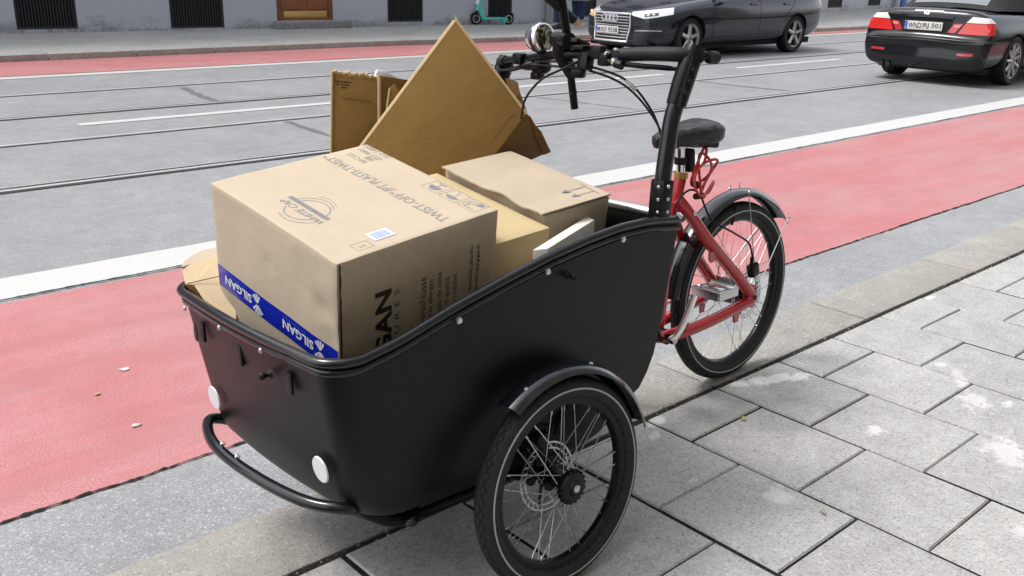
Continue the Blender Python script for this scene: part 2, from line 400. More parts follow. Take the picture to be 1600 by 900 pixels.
for i in range(-16, 60):
    x = 2.037+PX*i+PX/2
    off = 0.0 if i % 2 == 0 else -0.170
    y1 = 1.6115; first = True; yb = 1.440+off
    while y1 > -6.0:
        y0 = yb; sy = y1-y0; cx, cy = x, (y0+y1)/2
        jx, jy = PX-0.0125, sy-0.0045
        if in_view(cx, cy):
            key = round(sy, 3)
            if key not in cache:
                o = slab_mesh(jx, jy, 0).build('paving_slab', M_slab, pave, False); cache[key] = o.data; sides_dirty(o.data)
            else:
                o = bpy.data.objects.new('paving_slab', cache[key]); COL.objects.link(o); o.parent = pave
            o.location = (cx+rnd.uniform(-.0012, .0012), cy+rnd.uniform(-.0012, .0012), rnd.uniform(-.0022, .0008))
            o.rotation_euler = (rnd.uniform(-.004, .004), rnd.uniform(-.004, .004), rnd.uniform(-.002, .002))
        elif -6 < i < 30 and y1 > -4:
            m2 = slab_mesh(jx, jy, 0).xf(Matrix.Translation((cx, cy, rnd.uniform(-.002, 0)))); rest.add(m2.v, m2.f)
        y1 = y0; yb = y0-PY
os_ = stuff(rest.build('outer_slabs', M_slab2, pave, False)); sides_dirty(os_.data)
joint('kerb_joint', -1.5, 14, 1.621, 0.020, -0.0065, M_joint, 9)
# far pavement and its kerb stones
def fline(x): return 13.45 if x < 9 else 13.45-(x-9)*0.09 if x < 21 else 12.37
fk = MB(); vs = []
for k in range(-40, 61):
    vs += [(k, fline(k)+0.13, 0.034), (k, 60, 0.034)]
fk.add(vs, [(2*i, 2*i+2, 2*i+3, 2*i+1) for i in range(100)]); struct(fk.build('far_pavement', M_farpave, None, False))
farkerb = struct(MB().box((10, 13.65, -0.12), (100, 0.1, 0.14)).build('far_kerb', M_joint, None, False))
xk = 0.45-12*1.16
for i in range(46):
    L = 1.16; xm = xk+L/2; a = atan2(fline(xk+L)-fline(xk), L)
    MB().box((xm, (fline(xk)+fline(xk+L))/2+0.075, -0.055), (L-0.02, 0.15, 0.182), (0, 0, a), 0.012).build('kerb_stone', M_farkerb, farkerb, True, 50); xk += L
# a few things lying about
def leaf(x, y, rz, s, col):
    mb = MB(); n = 8; up = [(0.5*cos(pi*i/n), 0.24*sin(pi*i/n)) for i in range(n+1)]+[(-0.5*cos(pi*i/n), -0.24*sin(pi*i/n)) for i in range(1, n)]
    vs = [(a*s, b*s, 0.004+0.35*s*abs(b)) for a, b in up]+[(a*s, b*s, 0.0055+0.35*s*abs(b)) for a, b in up]; k = len(up)
    mb.add(vs, [tuple(range(k)), tuple(range(k, 2*k))]+[(i, (i+1) % k, k+(i+1) % k, k+i) for i in range(k)])
    o = mb.build('fallen_leaf', simple('leaf_'+str(col[0]), col, 0.6), None, True); o.location = (x, y, 0.0); o.rotation_euler = (0, 0, rz); return o
tag(leaf(2.268, 1.422, 0.4, 0.024, (0.38, 0.36, 0.06)), 'tiny yellow fallen leaf on the slab in front of the rear wheel', 'leaf')
tag(leaf(1.985, 0.985, 1.2, 0.022, (0.30, 0.27, 0.20)), 'tiny pale brown dry leaf on a slab right of the near front wheel', 'leaf')

def scrap(x, y, s, mat, lab, r):
    r2 = random.Random(r); n = 7; P = [(s*cos(2*pi*i/n)*r2.uniform(.6, 1.2), .6*s*sin(2*pi*i/n)*r2.uniform(.6, 1.2)) for i in range(n)]
    mb = MB(); mb.add([(a, b, 0) for a, b in P]+[(a*.95, b*.95, .003+r2.uniform(0, .004)) for a, b in P], [tuple(range(n))[::-1], tuple(range(n, 2*n))]+[(i, (i+1) % n, n+(i+1) % n, n+i) for i in range(n)])
    o = mb.build('litter_scrap', mat, None, False); o.location = (x, y, RZ+0.005); tag(o, lab, 'litter', 'litter scraps on the red bike lane')
scrap(1.0, 3.043, .022, simple('scrap_white', (.5, .5, .48), .7), 'small white paper scrap on the red bike lane, the upper one left of the tub', 1)
scrap(.873, 2.615, .014, simple('scrap_grey', (.45, .44, .42), .7), 'tiny pale scrap on the red bike lane, nearest to the tub bumper', 2)
scrap(.860, 2.905, .013, simple('scrap_yellow', (.45, .33, .10), .6), 'tiny yellow scrap on the red bike lane between two pale scraps', 3)
gm = MB(); r2 = random.Random(21)
for _ in range(520):
    if r2.random() < .6: x, y = r2.uniform(.6, 5.5), 1.621+r2.gauss(0, .018)
    else: x, y = r2.uniform(1.2, 4.5), r2.uniform(.4, 1.6)
    s = r2.uniform(.0012, .0032); a = r2.uniform(0, 6.28)
    gm.add([(x+s*cos(a+2*pi*i/5)*r2.uniform(.7, 1.3), y+s*sin(a+2*pi*i/5)*r2.uniform(.7, 1.3), -.001) for i in range(5)]+[(x, y, s*1.1)], [(i, (i+1) % 5, 5) for i in range(5)])
stuff(gm.build('grit', aggregate('grit', (.34, .32, .29), (.20, .19, .17), (.5, .5, .48), .6, 200, .8), None, False))

# ---------------------------------------------------------------- buildings across the street
def facade_mat(name, c1, c2, stain):
    g = NT(name); v = g.pos(); sx = g.n('SeparateXYZ'); g.set(sx.inputs[0], v)
    n1 = g.noise(v, 0.7, 5, 0.6); c = g.mix(n1, c1, c2)
    c = g.mix(1.0, c, g.ramp(g.noise(v, 40, 3, 0.7), [(0.3, 0.94), (0.7, 1.05)]), 'MULTIPLY')
    # splash dirt with its own ragged outline along the foot of the wall
    hgt = g.math('ADD', sx.outputs[2], g.math('MULTIPLY', g.math('SUBTRACT', g.noise(g.map(v, (1.3, 1.3, 2)), 1.6, 5, 0.65), 0.5), -0.9))
    k = g.ramp(hgt, [(0.0, 0.75), (0.20, 0.0)])
    k2 = g.math('MULTIPLY', k, g.ramp(g.noise(v, 18, 5, 0.7), [(0.35, 0.2), (0.6, 1.0)]))
    c = g.mix(k2, c, stain)
    return g.done(c, 0.85, 0.0, g.bump(g.noise(v, 55, 3), 0.2, 0.01), spec=0.3)
M_wall = facade_mat('bluegrey_render', (0.39, 0.42, 0.47), (0.43, 0.46, 0.51), (0.12, 0.115, 0.11))
M_wall2 = facade_mat('grey_render', (0.40, 0.405, 0.42), (0.44, 0.445, 0.46), (0.15, 0.15, 0.145))
M_iron = simple('black_iron', (0.030, 0.032, 0.036), 0.5, 0.2, 0.2)
M_dark = simple('dark_void', (0.010, 0.010, 0.012), 0.8)
M_stone = aggregate('step_stone', (0.24, 0.24, 0.24), (0.17, 0.17, 0.17), (0.36, 0.36, 0.36), 0.66, 70, 0.8)
def wood():
    g = NT('varnished_wood'); v = g.obj(); f = g.noise(g.map(v, (14, 14, 0.9)), 1.5, 5, 0.65, 0.6)
    return g.done(g.mix(f, (0.17, 0.055, 0.02), (0.30, 0.105, 0.04)), 0.35, 0.0, g.bump(f, 0.15, 0.003), 0.2)
M_wood = wood(); M_brass = simple('brass', (0.75, 0.52, 0.20), 0.3, 0.9, 0.1)
M_glass_dk = simple('window_glass', (0.03, 0.035, 0.04), 0.06, 0, 0.1)
M_frame = simple('window_frame_paint', (0.55, 0.55, 0.53), 0.5)

def wall_panel(mb, L0, L1, H, ops, depth=0.16, z0=0.0):
    """front face at y=0 with openings (u0,u1,v0,v1), their reveals and the back edge; local x along the wall, y into the house"""
    us = sorted({L0, L1, *[o[0] for o in ops], *[o[1] for o in ops]}); vs_ = sorted({z0, H, *[o[2] for o in ops], *[o[3] for o in ops]})
    for a, b in zip(us, us[1:]):
        for c, d in zip(vs_, vs_[1:]):
            if any(o[0] <= a and b <= o[1] and o[2] <= c and d <= o[3] for o in ops): continue
            mb.add([(a, 0, c), (b, 0, c), (b, 0, d), (a, 0, d)], [(0, 1, 2, 3)])
    for (a, b, c, d) in ops:
        mb.add([(a, 0, c), (b, 0, c), (b, 0, d), (a, 0, d), (a, depth, c), (b, depth, c), (b, depth, d), (a, depth, d)],
               [(0, 4, 5, 1), (1, 5, 6, 2), (2, 6, 7, 3), (3, 7, 4, 0)])
    mb.add([(L0, 0, z0), (L0, 0, H), (L0, 5, H), (L0, 5, z0), (L1, 0, z0), (L1, 0, H), (L1, 5, H), (L1, 5, z0)], [(0, 1, 2, 3), (4, 5, 6, 7), (1, 5, 6, 2), (3, 2, 6, 7)])

def grille(par, u0, u1, v0, v1):
    fr = MB(); t = 0.035
    for c, s in (((u0+t/2, .03, (v0+v1)/2), (t, .04, v1-v0)), ((u1-t/2, .03, (v0+v1)/2), (t, .04, v1-v0)), (((u0+u1)/2, .03, v0+t/2), (u1-u0-2*t, .04, t)), (((u0+u1)/2, .03, v1-t/2), (u1-u0-2*t, .04, t))): fr.box(c, s)
    f = fr.build('window_grille', M_iron, par, False)
    b = MB(); x = u0+t+0.03
    while x < u1-t-0.01: b.box((x, .032, (v0+v1)/2), (0.016, 0.022, v1-v0-2*t)); x += 0.048
    stuff(b.build('bars', M_iron, f, False))
    MB().box(((u0+u1)/2, .155, (v0+v1)/2), (u1-u0-.002, .004, v1-v0-.002)).build('dark_pane', M_dark, f, False)
    return f
def upper_window(par, u0, u1, v0, v1):
    w = MB(); t = .07
    for c, s in (((u0+t/2, .1, (v0+v1)/2), (t, .06, v1-v0)), ((u1-t/2, .1, (v0+v1)/2), (t, .06, v1-v0)), (((u0+u1)/2, .1, v0+t/2), (u1-u0-2*t, .06, t)), (((u0+u1)/2, .1, v1-t/2), (u1-u0-2*t, .06, t)), (((u0+u1)/2, .1, (v0+v1)/2), (t, .06, v1-v0-2*t))): w.box(c, s)
    o = w.build('window', M_frame, par, False)
    MB().box(((u0+u1)/2, .13, (v0+v1)/2), (u1-u0-.01, .01, v1-v0-.01)).build('pane', M_glass_dk, o, False)
    MB().box(((u0+u1)/2, -.02, v0-.03), (u1-u0+.2, .16, .05)).build('sill', M_stone, o, False)

ang1 = atan2(16.12-17.1, 11.2)
bld = thing('building', 'blue grey rendered house front with dark cellar grilles and a brown door', 'building', (5, 17.1, 0.0), (0, 0, ang1))
G1 = [(-5.6, -4.6, .09, .75), (-2.9, -1.95, .09, .75), (-0.42, 0.52, .09, .75), (2.07, 3.05, .065, .75), (6.48, 7.33, .115, .75), (9.0, 9.66, .13, .75)]
DOOR = (4.08, 5.28, .17, 2.75)
UP = [(u, u+1.15, 1.35, 3.2) for u in (-5.7, -3.0, -.5, 2.0, 6.3, 8.75)]+[(u, u+1.15, z, z+1.9) for u in (-5.7, -3.0, -.5, 2.0, 4.1, 6.3, 8.75) for z in (4.9,)]
wm = MB(); wall_panel(wm, -18, 10.62, 8.6, G1+[DOOR]+UP); wm.build('wall', M_wall, bld, False)
for g_ in G1: grille(bld, *g_)
for u in UP: upper_window(bld, *u)
MB().box((10.75-.06, -.06, 4.2), (.13, .13, 8.4)).build('corner_pilaster', M_wall2, bld, False)
d = MB().box((4.68, .13, 1.46), (1.18, .06, 2.57)).build('door', M_wood, bld, False)
for cx in (4.40, 4.96):
    for cz, hz in ((0.58, .42), (1.35, .85), (2.25, .7)):
        MB().box((cx, .094, cz), (.40, .02, hz), None, .008).build('door_panel', M_wood, d)
for (c, s) in (((4.12, .085, 1.46), (.07, .035, 2.57)), ((5.24, .085, 1.46), (.07, .035, 2.57)), ((4.68, .085, .20), (1.04, .03, .05))): MB().box(c, s, None, .006).build('door_rail', M_wood, d)
MB().box((4.70, .080, .285), (.90, .012, .115), None, .003).build('kick_plate', M_brass, d)
MB().sphere((5.13, .05, 1.25), .035).build('door_knob', M_brass, d)
MB().box((4.75, -.10, .085), (1.52, .36, .155), None, .012).build('door_step', M_stone, bld)
pp = MB().tube([(10.66, -.09, .02), (10.66, -.09, 8.4)], .07, 14).tube([(10.66, -.09, .04), (10.66, -.09, .50)], .085, 14)
pp.build('drainpipe', simple('zinc_pipe', (.24, .245, .26), .5, .3), bld)
for z in (.5, 2.6, 5.0): MB().tube([(10.66, -.09, z-.025), (10.66, -.09, z+.025)], .098, 14).build('pipe_collar', simple('zinc_collar', (.2, .2, .21), .5, .4), bld)

ang2 = atan2(18.9-16.12, 21.8)
bl2 = thing('building', 'paler grey house front beyond the drainpipe with small dark cellar openings', 'building', (16.2, 16.12, 0.0), (0, 0, ang2))
G2 = [(0.42, 1.2, .15, .72), (5.0, 6.0, .15, .72), (10.0, 11.0, .15, .72), (14.9, 16.15, .13, .72), (18.6, 19.85, .15, .72), (23.5, 24.5, .15, .72)]
UP2 = [(u, u+1.2, z, z+1.9) for u in (.8, 3.4, 6.0, 8.6, 11.2, 13.8, 16.4, 22.6) for z in (1.5, 4.9)]
wm = MB(); wall_panel(wm, 0, 40, 8.2, G2+UP2); wm.build('wall', M_wall2, bl2, False)
for g_ in G2: grille(bl2, *g_)
for u in UP2: upper_window(bl2, *u)
sg = thing('street_sign', 'narrow blue upright panel at the house wall beyond the black convertible', 'sign', (16.2+21.4*cos(ang2), 16.12+21.4*sin(ang2)-.35, .012), (0, 0, ang2))
MB().box((0, 0, .95), (.5, .08, 1.9), None, .02).build('panel', simple('blue_enamel', (.02, .10, .32), .35), sg)
MB().box((0, 0, .03), (.6, .3, .06), None, .01).build('base_plate', M_iron, sg)

# the house the near pavement runs along, at the photographer's back: it keeps the sky off the sides that face it
M_wall3 = facade_mat('dark_render', (0.24, 0.22, 0.18), (0.28, 0.26, 0.22), (0.10, 0.10, 0.09))
bl3 = thing('building', 'tall house front along the near pavement at the back of the viewer', 'building', (30, -3.4, 0.0), (0, 0, pi))
UP3 = [(u, u+1.3, z, z+2.0) for u in range(1, 48, 3) for z in (1.2, 5.0, 8.6, 12.2, 15.8)]
wm = MB(); wall_panel(wm, 0, 50, 19, UP3); wm.build('wall', M_wall3, bl3, False)
for u in UP3: upper_window(bl3, *u)

# ---------------------------------------------------------------- turquoise kick scooter
M_turq = simple('turquoise_paint', (.08, .52, .46), .35, 0, .06, 4, coat=.3)
M_rub = simple('black_rubber', (.008, .008, .009), .6, 0, .25, 30, .15, 300, spec=.28)
M_blk = simple('black_plastic', (.015, .016, .018), .42, 0, .2, 12, .1, 400)
M_whp = simple('white_sticker', (.75, .76, .77), .4)
M_lgrey = simple('light_grey_rim', (.5, .5, .52), .35, .6)
sA = Vector((13.60, 16.28, .035)); sB = Vector((14.32, 16.03, .035)); sd = (sA-sB); wb_ = sd.length
sc = thing('kick_scooter', 'turquoise electric kick scooter parked against the blue grey house wall', 'scooter', tuple(sB), (0, 0, atan2(sd.y, sd.x)))
rw = .128
for x in (0, wb_):
    mt = Matrix.Translation((x, 0, rw))@Matrix.Rotation(R(90), 4, 'X')
    w = MB().lathe([(rw-.045, -.02), (rw-.02, -.028), (rw, -.012), (rw, .012), (rw-.02, .028), (rw-.045, .02)], 28, mt, closed_prof=True).build('wheel', M_rub, sc)
    MB().lathe([(rw-.062, -.024), (rw-.044, -.026), (rw-.044, .026), (rw-.062, .024)], 28, mt, closed_prof=True).build('rim', M_lgrey, w)
    MB().lathe([(.001, -.03), (.05, -.028), (.062, -.018), (.062, .018), (.05, .028), (.001, .03)], 20, mt).build('hub', M_blk, w)
MB().box((wb_*.43, 0, .135), (wb_*.68, .15, .055), None, .02).build('deck', M_turq, sc)
MB().box((wb_*.43, 0, .168), (wb_*.60, .135, .012), None, .004).build('grip_mat', M_blk, sc)
MB().tube([(wb_*.70, 0, .12), (wb_*.80, 0, .15), (wb_*.86, 0, .26), (wb_*.90, 0, .42), (wb_*.885, 0, .60)], [.05, .058, .062, .056, .046], 12, True, False, (.75, (0, 1, 0))).build('neck', M_turq, sc)
st = MB().tube([(wb_*.955, 0, .30), (wb_*.80, 0, 1.12)], [.050, .040], 14).build('stem', M_turq, sc)
MB().box((wb_*.955, -.0, .50), (.055, .098, .15), (0, -.2, 0), .01).build('stem_label', M_whp, st)
MB().tube([(wb_, -.035, rw), (wb_*.985, -.035, .27), (wb_*.955, 0, .31), (wb_*.985, .035, .27), (wb_, .035, rw)], .016, 8).build('fork', M_blk, sc)
MB().tube([(wb_*.80, -.26, 1.15), (wb_*.80, .26, 1.15)], .016, 10).build('handlebar', M_blk, sc)
for s in (-1, 1): MB().tube([(wb_*.80, s*.16, 1.15), (wb_*.80, s*.28, 1.15)], .021, 10).build('grip', M_rub, sc)
MB().lathe([(rw+.012, -.04), (rw+.02, 0), (rw+.012, .04), (rw+.006, .04), (rw+.012, 0), (rw+.006, -.04)], 14, Matrix.Translation((0, 0, rw))@Matrix.Rotation(R(90), 4, 'X'), R(35), R(150), True).build('rear_fender', M_blk, sc)
MB().box((.10, 0, .10), (.13, .12, .10), (0, .6, 0), .02).build('rear_cover', M_turq, sc)
MB().lathe([(rw+.012, -.03), (rw+.018, 0), (rw+.012, .03), (rw+.006, .03), (rw+.012, 0), (rw+.006, -.03)], 14, Matrix.Translation((wb_, 0, rw))@Matrix.Rotation(R(90), 4, 'X'), R(20), R(150), True).build('front_fender', M_blk, sc)
MB().tube([(wb_*.55, -.05, .12), (wb_*.52, -.17, .015)], .009, 8).build('kickstand', M_blk, sc)

# ---------------------------------------------------------------- people on the far pavement
M_skin = simple('skin', (.50, .30, .22), .55); M_hair = simple('brown_hair', (.06, .04, .025), .6)
def denim():
    g = NT('blue_denim'); v = g.obj(); f = g.noise(g.map(v, (1, 1, .35)), 16, 4, .65)
    return g.done(g.mix(f, (.012, .028, .075), (.035, .075, .17)), .85, 0.0, g.bump(g.noise(v, 14, 3), .5, .03), spec=.2)
M_denim = denim()
def wool(name, a, b):
    g = NT(name); v = g.obj(); f = g.voro(v, 60, out='Distance'); return g.done(g.mix(g.ramp(f, [(.2, 0.0), (.6, 1.0)]), a, b), .9, 0.0, g.bump(f, .3, .01), spec=.2)
M_coat = wool('grey_tweed', (.07, .075, .09), (.22, .23, .25)); M_jacket = wool('dark_jacket', (.015, .016, .02), (.03, .03, .035))
M_boot = simple('black_leather', (.015, .013, .012), .4); M_tan = simple('tan_sneaker', (.42, .24, .12), .6); M_sole = simple('white_sole', (.7, .68, .62), .6)
def skinned(name, verts, edges, radii, mat, parent, lv=1):
    me = bpy.data.meshes.new(name); me.from_pydata(verts, edges, []); o = bpy.data.objects.new(name, me); COL.objects.link(o)
    md = o.modifiers.new('s', 'SKIN'); md.use_smooth_shade = True
    for i, sv in enumerate(me.skin_vertices[0].data):
        r = radii[i]; sv.radius = (r, r) if not isinstance(r, tuple) else r; sv.use_root = (i == 0)
    sm = o.modifiers.new('d', 'SUBSURF'); sm.levels = lv; sm.render_levels = lv
    bake(o, True, 180); o.data.materials.clear(); o.data.materials.append(mat)
    if parent: o.parent = parent
    return o
def person(label, loc, rz, hip, legs, coat, coat_mat, coat_z, shoe_mat, group):
    """legs: per side (knee, ankle, foot pitch); walks towards local +x"""
    p = thing('person', label, 'person', loc, (0, 0, rz), group)
    V = [(0, 0, hip), (0, 0, hip+.25), (.01, 0, hip+.48), (.02, 0, hip+.57), (.035, 0, hip+.66), (.045, 0, hip+.76)]
    Rr = [(.14, .11), (.13, .105), (.12, .10), .05, .075, .075]; E = [(0, 1), (1, 2), (2, 3), (3, 4), (4, 5)]
    for s, (kn, an, ft) in zip((-1, 1), legs):
        b = len(V); V += [(0, s*.09, hip-.06), (kn[0], s*.09, kn[1]), (an[0], s*.085, an[1])]; Rr += [.085, .055, .04]; E += [(0, b), (b, b+1), (b+1, b+2)]
    for s in (-1, 1):
        b = len(V); V += [(.01, s*.19, hip+.46), (-.03*s, s*.23, hip+.18), (.08*s, s*.23, hip-.05), (.11*s, s*.225, hip-.13)]; Rr += [.06, .042, .03, .032]; E += [(2, b), (b, b+1), (b+1, b+2), (b+2, b+3)]
        for q in range(5):
            k = len(V); a = (.11*s+(-.03+.015*q), s*.225, hip-.16); c = (a[0]+.008, s*.22, hip-.20-.006*(2-abs(q-2)) if q else hip-.18); V += [a, c]; Rr += [.009, .008]; E += [(b+3, k), (k, k+1)]
    skinned('body', V, E, Rr, M_skin, p)
    for s, (kn, an, ft) in zip((-1, 1), legs):
        skinned('trouser_leg', [(0, s*.07, hip+.06), (0, s*.09, hip-.08), ((kn[0])*.5, s*.09, (hip+kn[1])/2-.02), (kn[0], s*.09, kn[1]), ((kn[0]+an[0])/2-.01, s*.088, (kn[1]+an[1])/2), (an[0]-.005, s*.085, an[1]+.01)],
                [(0, 1), (1, 2), (2, 3), (3, 4), (4, 5)], [.11, .105, .092, .075, .07, .068], M_denim, p)
        sh = MB(); n = 10
        prof = [(-.09, .035, .05), (-.07, .045, .075), (-.02, .045, .09), (.04, .045, .072), (.10, .05, .055), (.155, .045, .045), (.185, .025, .03)]
        vs = []
        for (x, w, h) in prof:
            for j in range(n): a = 2*pi*j/n; vs.append((x, w*cos(a), max(0.012, h/2+h/2*sin(a)*1.0)))
        fs = [(i*n+j, (i+1)*n+j, (i+1)*n+(j+1) % n, i*n+(j+1) % n) for i in range(len(prof)-1) for j in range(n)]+[tuple(range(n)), tuple((len(prof)-1)*n+j for j in range(n))]
        mt = Matrix.Translation((an[0], s*.085, an[1]-.085))@Matrix.Rotation(ft, 4, 'Y')
        shoe = sh.add(vs, fs).xf(mt).build('shoe', shoe_mat, p)
        so_ = MB().prism([(x, w) for x, w, h in prof]+[(x, -w) for x, w, h in reversed(prof)], .022, mt@Matrix.Translation((0, 0, -.008))); so_.build('sole', M_sole if shoe_mat is M_tan else M_boot, shoe)
    prof = [(.17, .17, hip+.52), (.20, .13, hip+.44), (.205, .13, hip+.25), (.19, .13, hip+.05)]+([(.20, .15, hip-.10)] if coat_z > hip-.2 else [(.205, .16, hip-.15), (.22, .19, (hip+coat_z)/2-.1), (.235, .22, coat_z)])
    c = MB(); n = 20; vs = []
    for (w, dth, z) in prof:
        for j in range(n): a = 2*pi*j/n; vs.append((dth*cos(a)*(1+.04*sin(5*a)), w*sin(a)*(1+.03*sin(7*a+z*9)), z))
    c.add(vs, [(i*n+j, (i+1)*n+j, (i+1)*n+(j+1) % n, i*n+(j+1) % n) for i in range(len(prof)-1) for j in range(n)]+[tuple(range(n))])
    co = c.build(coat, coat_mat, p)
    sm = co.modifiers.new('t', 'SOLIDIFY'); sm.thickness = .012; bake(co, True, 60)
    for s in (-1, 1):
        skinned('sleeve', [(.01, s*.17, hip+.48), (-.03*s, s*.235, hip+.18), (.07*s, s*.235, hip-.03)], [(0, 1), (1, 2)], [.075, .058, .05], coat_mat, p)
    h = MB().sphere((.035, 0, hip+.73), .105, 16, 10, (1.0, .88, 1.12)); h.v = [q for q in h.v]
    h.v = [Vector((min(q.x, .05), q.y, max(q.z, hip+.66))) for q in h.v]; h.build('hair', M_hair, p)
    return p
person('person in blue jeans, dark jacket and black boots walking behind the bike lamp', (14.50, 14.60, .035), R(165), .93,
       [((.04, .50), (-.02, .095), 0.0), ((.06, .50), (.02, .095), 0.0)], 'jacket', M_jacket, .80, M_boot, 'people walking on the far pavement')
person('person in knee length grey coat, blue jeans and tan sneakers beside the dark saloon', (15.50, 15.02, .035), R(205), .93,
       [((.06, .50), (-.01, .095), 0.0), ((.10, .50), (.06, .13), .25)], 'coat', M_coat, .55, M_tan, 'people walking on the far pavement')

# ---------------------------------------------------------------- the cargo tricycle
BIKE = Matrix.Translation((2.4952, 1.6426, 0.0))@Matrix.Rotation(R(-2.5), 4, 'X')
def tub_mat():
    g = NT('tub_polyethylene'); v = g.obj(); f = g.noise(v, 5, 4, .6)
    c = g.mix(f, (.0045, .0055, .006), (.0068, .0085, .0095))
    sc_ = g.ramp(g.noise(g.map(v, (3.0, 3.0, 46.0), rot=(.2, .35, 0)), 2.2, 5, .7), [(.68, 0.0), (.72, .35)])
    dust = g.math('MULTIPLY', g.ramp(g.noise(v, 4.0, 6, .7), [(.5, 0.0), (.75, 1.0)]), g.ramp(g.noise(v, 160, 3, .7), [(.5, 0.0), (.68, .30)]))
    c = g.mix(g.math('MAXIMUM', sc_, dust), c, (.030, .030, .030))
    r_ = g.math('ADD', g.math('MULTIPLY', g.noise(v, 9, 5, .65), .16), .30)
    return g.done(c, r_, 0.0, g.bump(g.noise(v, 700, 2), .12, .002), spec=.22)
M_tub = tub_mat()
M_rim = simple('tub_rim_gloss', (.006, .007, .009), .18, 0, .15, 8, .02, 300)
M_gloss = simple('gloss_black_metal', (.006, .007, .009), .13, 0, .15, 8, spec=.42)
M_fender = simple('fender_gloss', (.006, .0075, .011), .12, 0, .15, 8, coat=.6, spec=.5)
M_frameblk = simple('frame_black_powder', (.006, .0065, .0075), .24, 0, .2, 12, .05, 500, spec=.18)
M_redf = simple('red_frame_paint', (.40, .010, .016), .20, 0, .14, 9, coat=.6)
M_chrome = simple('chrome', (.80, .80, .80), .18, 1.0, .08, 20)
M_alu = simple('brushed_aluminium', (.55, .55, .56), .30, 1.0, .12, 30)
M_spoke = simple('spoke_steel', (.50, .50, .50), .28, 1.0, .1)
M_refl = simple('white_reflector', (.62, .62, .64), .45, 0, .05, 60, .1, 900)
M_stripe = simple('reflective_stripe', (.40, .39, .36), .40, 0, .2, 60)
M_redc = simple('red_cable', (.50, .025, .02), .30, 0, .1, 20, coat=.3)
M_gold = simple('gold_clamp', (.45, .28, .08), .35, .8)
def tyre_mat():
    g = NT('tyre_rubber'); v = g.obj(); s = g.n('SeparateXYZ'); g.set(s.inputs[0], v)
    ang = g.math('MULTIPLY', g.math('ARCTAN2', s.outputs[1], s.outputs[0]), 27/pi)
    fr = g.math('FRACT', ang); tri = g.math('MULTIPLY', g.math('ABSOLUTE', g.math('SUBTRACT', fr, 0.5)), 2.0)
    ah = g.math('ABSOLUTE', s.outputs[2])
    d1 = g.math('ABSOLUTE', g.math('SUBTRACT', ah, g.math('ADD', g.math('MULTIPLY', tri, .0055), .003)))
    d2 = g.math('ABSOLUTE', g.math('SUBTRACT', ah, g.math('ADD', g.math('MULTIPLY', g.math('SUBTRACT', 1.0, tri), .006), .010)))
    rad = g.math('SQRT', g.math('ADD', g.math('MULTIPLY', s.outputs[0], s.outputs[0]), g.math('MULTIPLY', s.outputs[1], s.outputs[1])))
    gr = g.ramp(g.math('MINIMUM', d1, d2), [(0.0, 0.0), (0.0016, 1.0)])
    c = g.mix(gr, (.004, .004, .0045), (.019, .0225, .026)); nz = g.noise(v, 60, 4, .7)
    c = g.mix(1.0, c, g.ramp(nz, [(.3, .8), (.7, 1.2)]), 'MULTIPLY')
    return g.done(c, .62, 0.0, g.bump(gr, .6, .002), spec=.22)
M_tyre = tyre_mat()
def film():
    g = NT('plastic_bag_film'); v = g.obj(); f = g.noise(v, 45, 6, .75, 1.8); f2 = g.noise(g.map(v, (6, 40, 20)), 2, 4, .6, .5)
    return g.done((.004, .005, .006), .12, 0.0, g.bump(g.math('ADD', f, g.math('MULTIPLY', f2, .6)), .5, .012), spec=.4)
M_film = film()

bike = thing('cargo_tricycle', 'red and black cargo tricycle with a big black front tub standing on the kerb', 'cargo bike')
bike.matrix_world = BIKE

# --- tub
def sm(x): x = max(0.0, min(1.0, x)); return x*x*(3-2*x)
ZR = [(-1.72, .596), (-1.64, .598), (-1.56, .612), (-1.43, .648), (-1.30, .678), (-1.18, .702), (-1.06, .720), (-.95, .730), (-.85, .729), (-.74, .716)]
def zrim(x): return lerp(ZR, x)
def zbot(x): return .214+.040*sm((-1.52-x)/.16)+.04*sm((x+.98)/.12)
def hw(t): return lerp([(0, .296), (.1, .313), (.25, .323), (.5, .330), (1, .336)], t)
def xf(t): return -1.655-.052*t
def xr(t): return lerp([(0, -.905), (.05, -.865), (.12, -.825), (.3, -.795), (.6, -.770), (1, -.738)], t)
def ring(t, ins=0.0, n_side=26, n_c=8, n_f=10, cr=.066):
    """closed plan outline at height fraction t (0 bottom, 1 rim), inset by ins"""
    w, a, b = hw(t)-ins, xf(t)+ins, xr(t)-ins; c = cr-ins*.5; P = []
    for i in range(n_side): P.append((b+(a+c-b)*i/n_side, -w))
    for i in range(n_c): q = pi*.5*i/n_c; P.append((a+c-c*sin(q), -w+c-c*cos(q)))
    for i in range(n_f): P.append((a-.012*sin(pi*i/n_f), -w+c+(2*w-2*c)*i/n_f))
    for i in range(n_c): q = pi*.5*i/n_c; P.append((a+c-c*cos(q), w-c+c*sin(q)))
    for i in range(n_side+1): P.append((a+c+(b-a-c)*i/n_side, w))
    return P
def tp(x, y, t, dz=0): return Vector((x, y, zbot(x)+(zrim(x)-zbot(x))*t+dz))
tb = MB(); levels = [(0, .030, 0), (.0, .014, .003), (.012, .004, .006), (.05, 0, .003)]+[(t, 0, 0) for t in (.1, .18, .28, .4, .52, .64, .76, .88, .96, 1.0)]
inner = [(t, .014, 0) for t in (1.0, .9, .7, .5, .3, .12)]
rings = [[tp(x, y, t, dz) for x, y in ring(t, ins)] for t, ins, dz in levels+inner]; k = len(rings[0])
vs = [p for r_ in rings for p in r_]
fs = [(i*k+j, i*k+(j+1) % k, (i+1)*k+(j+1) % k, (i+1)*k+j) for i in range(len(rings)-1) for j in range(k)]
fs += [tuple(range(k))[::-1], tuple((len(rings)-1)*k+j for j in range(k))]
tub = tb.add(vs, fs).build('tub', M_tub, bike, True, 50)
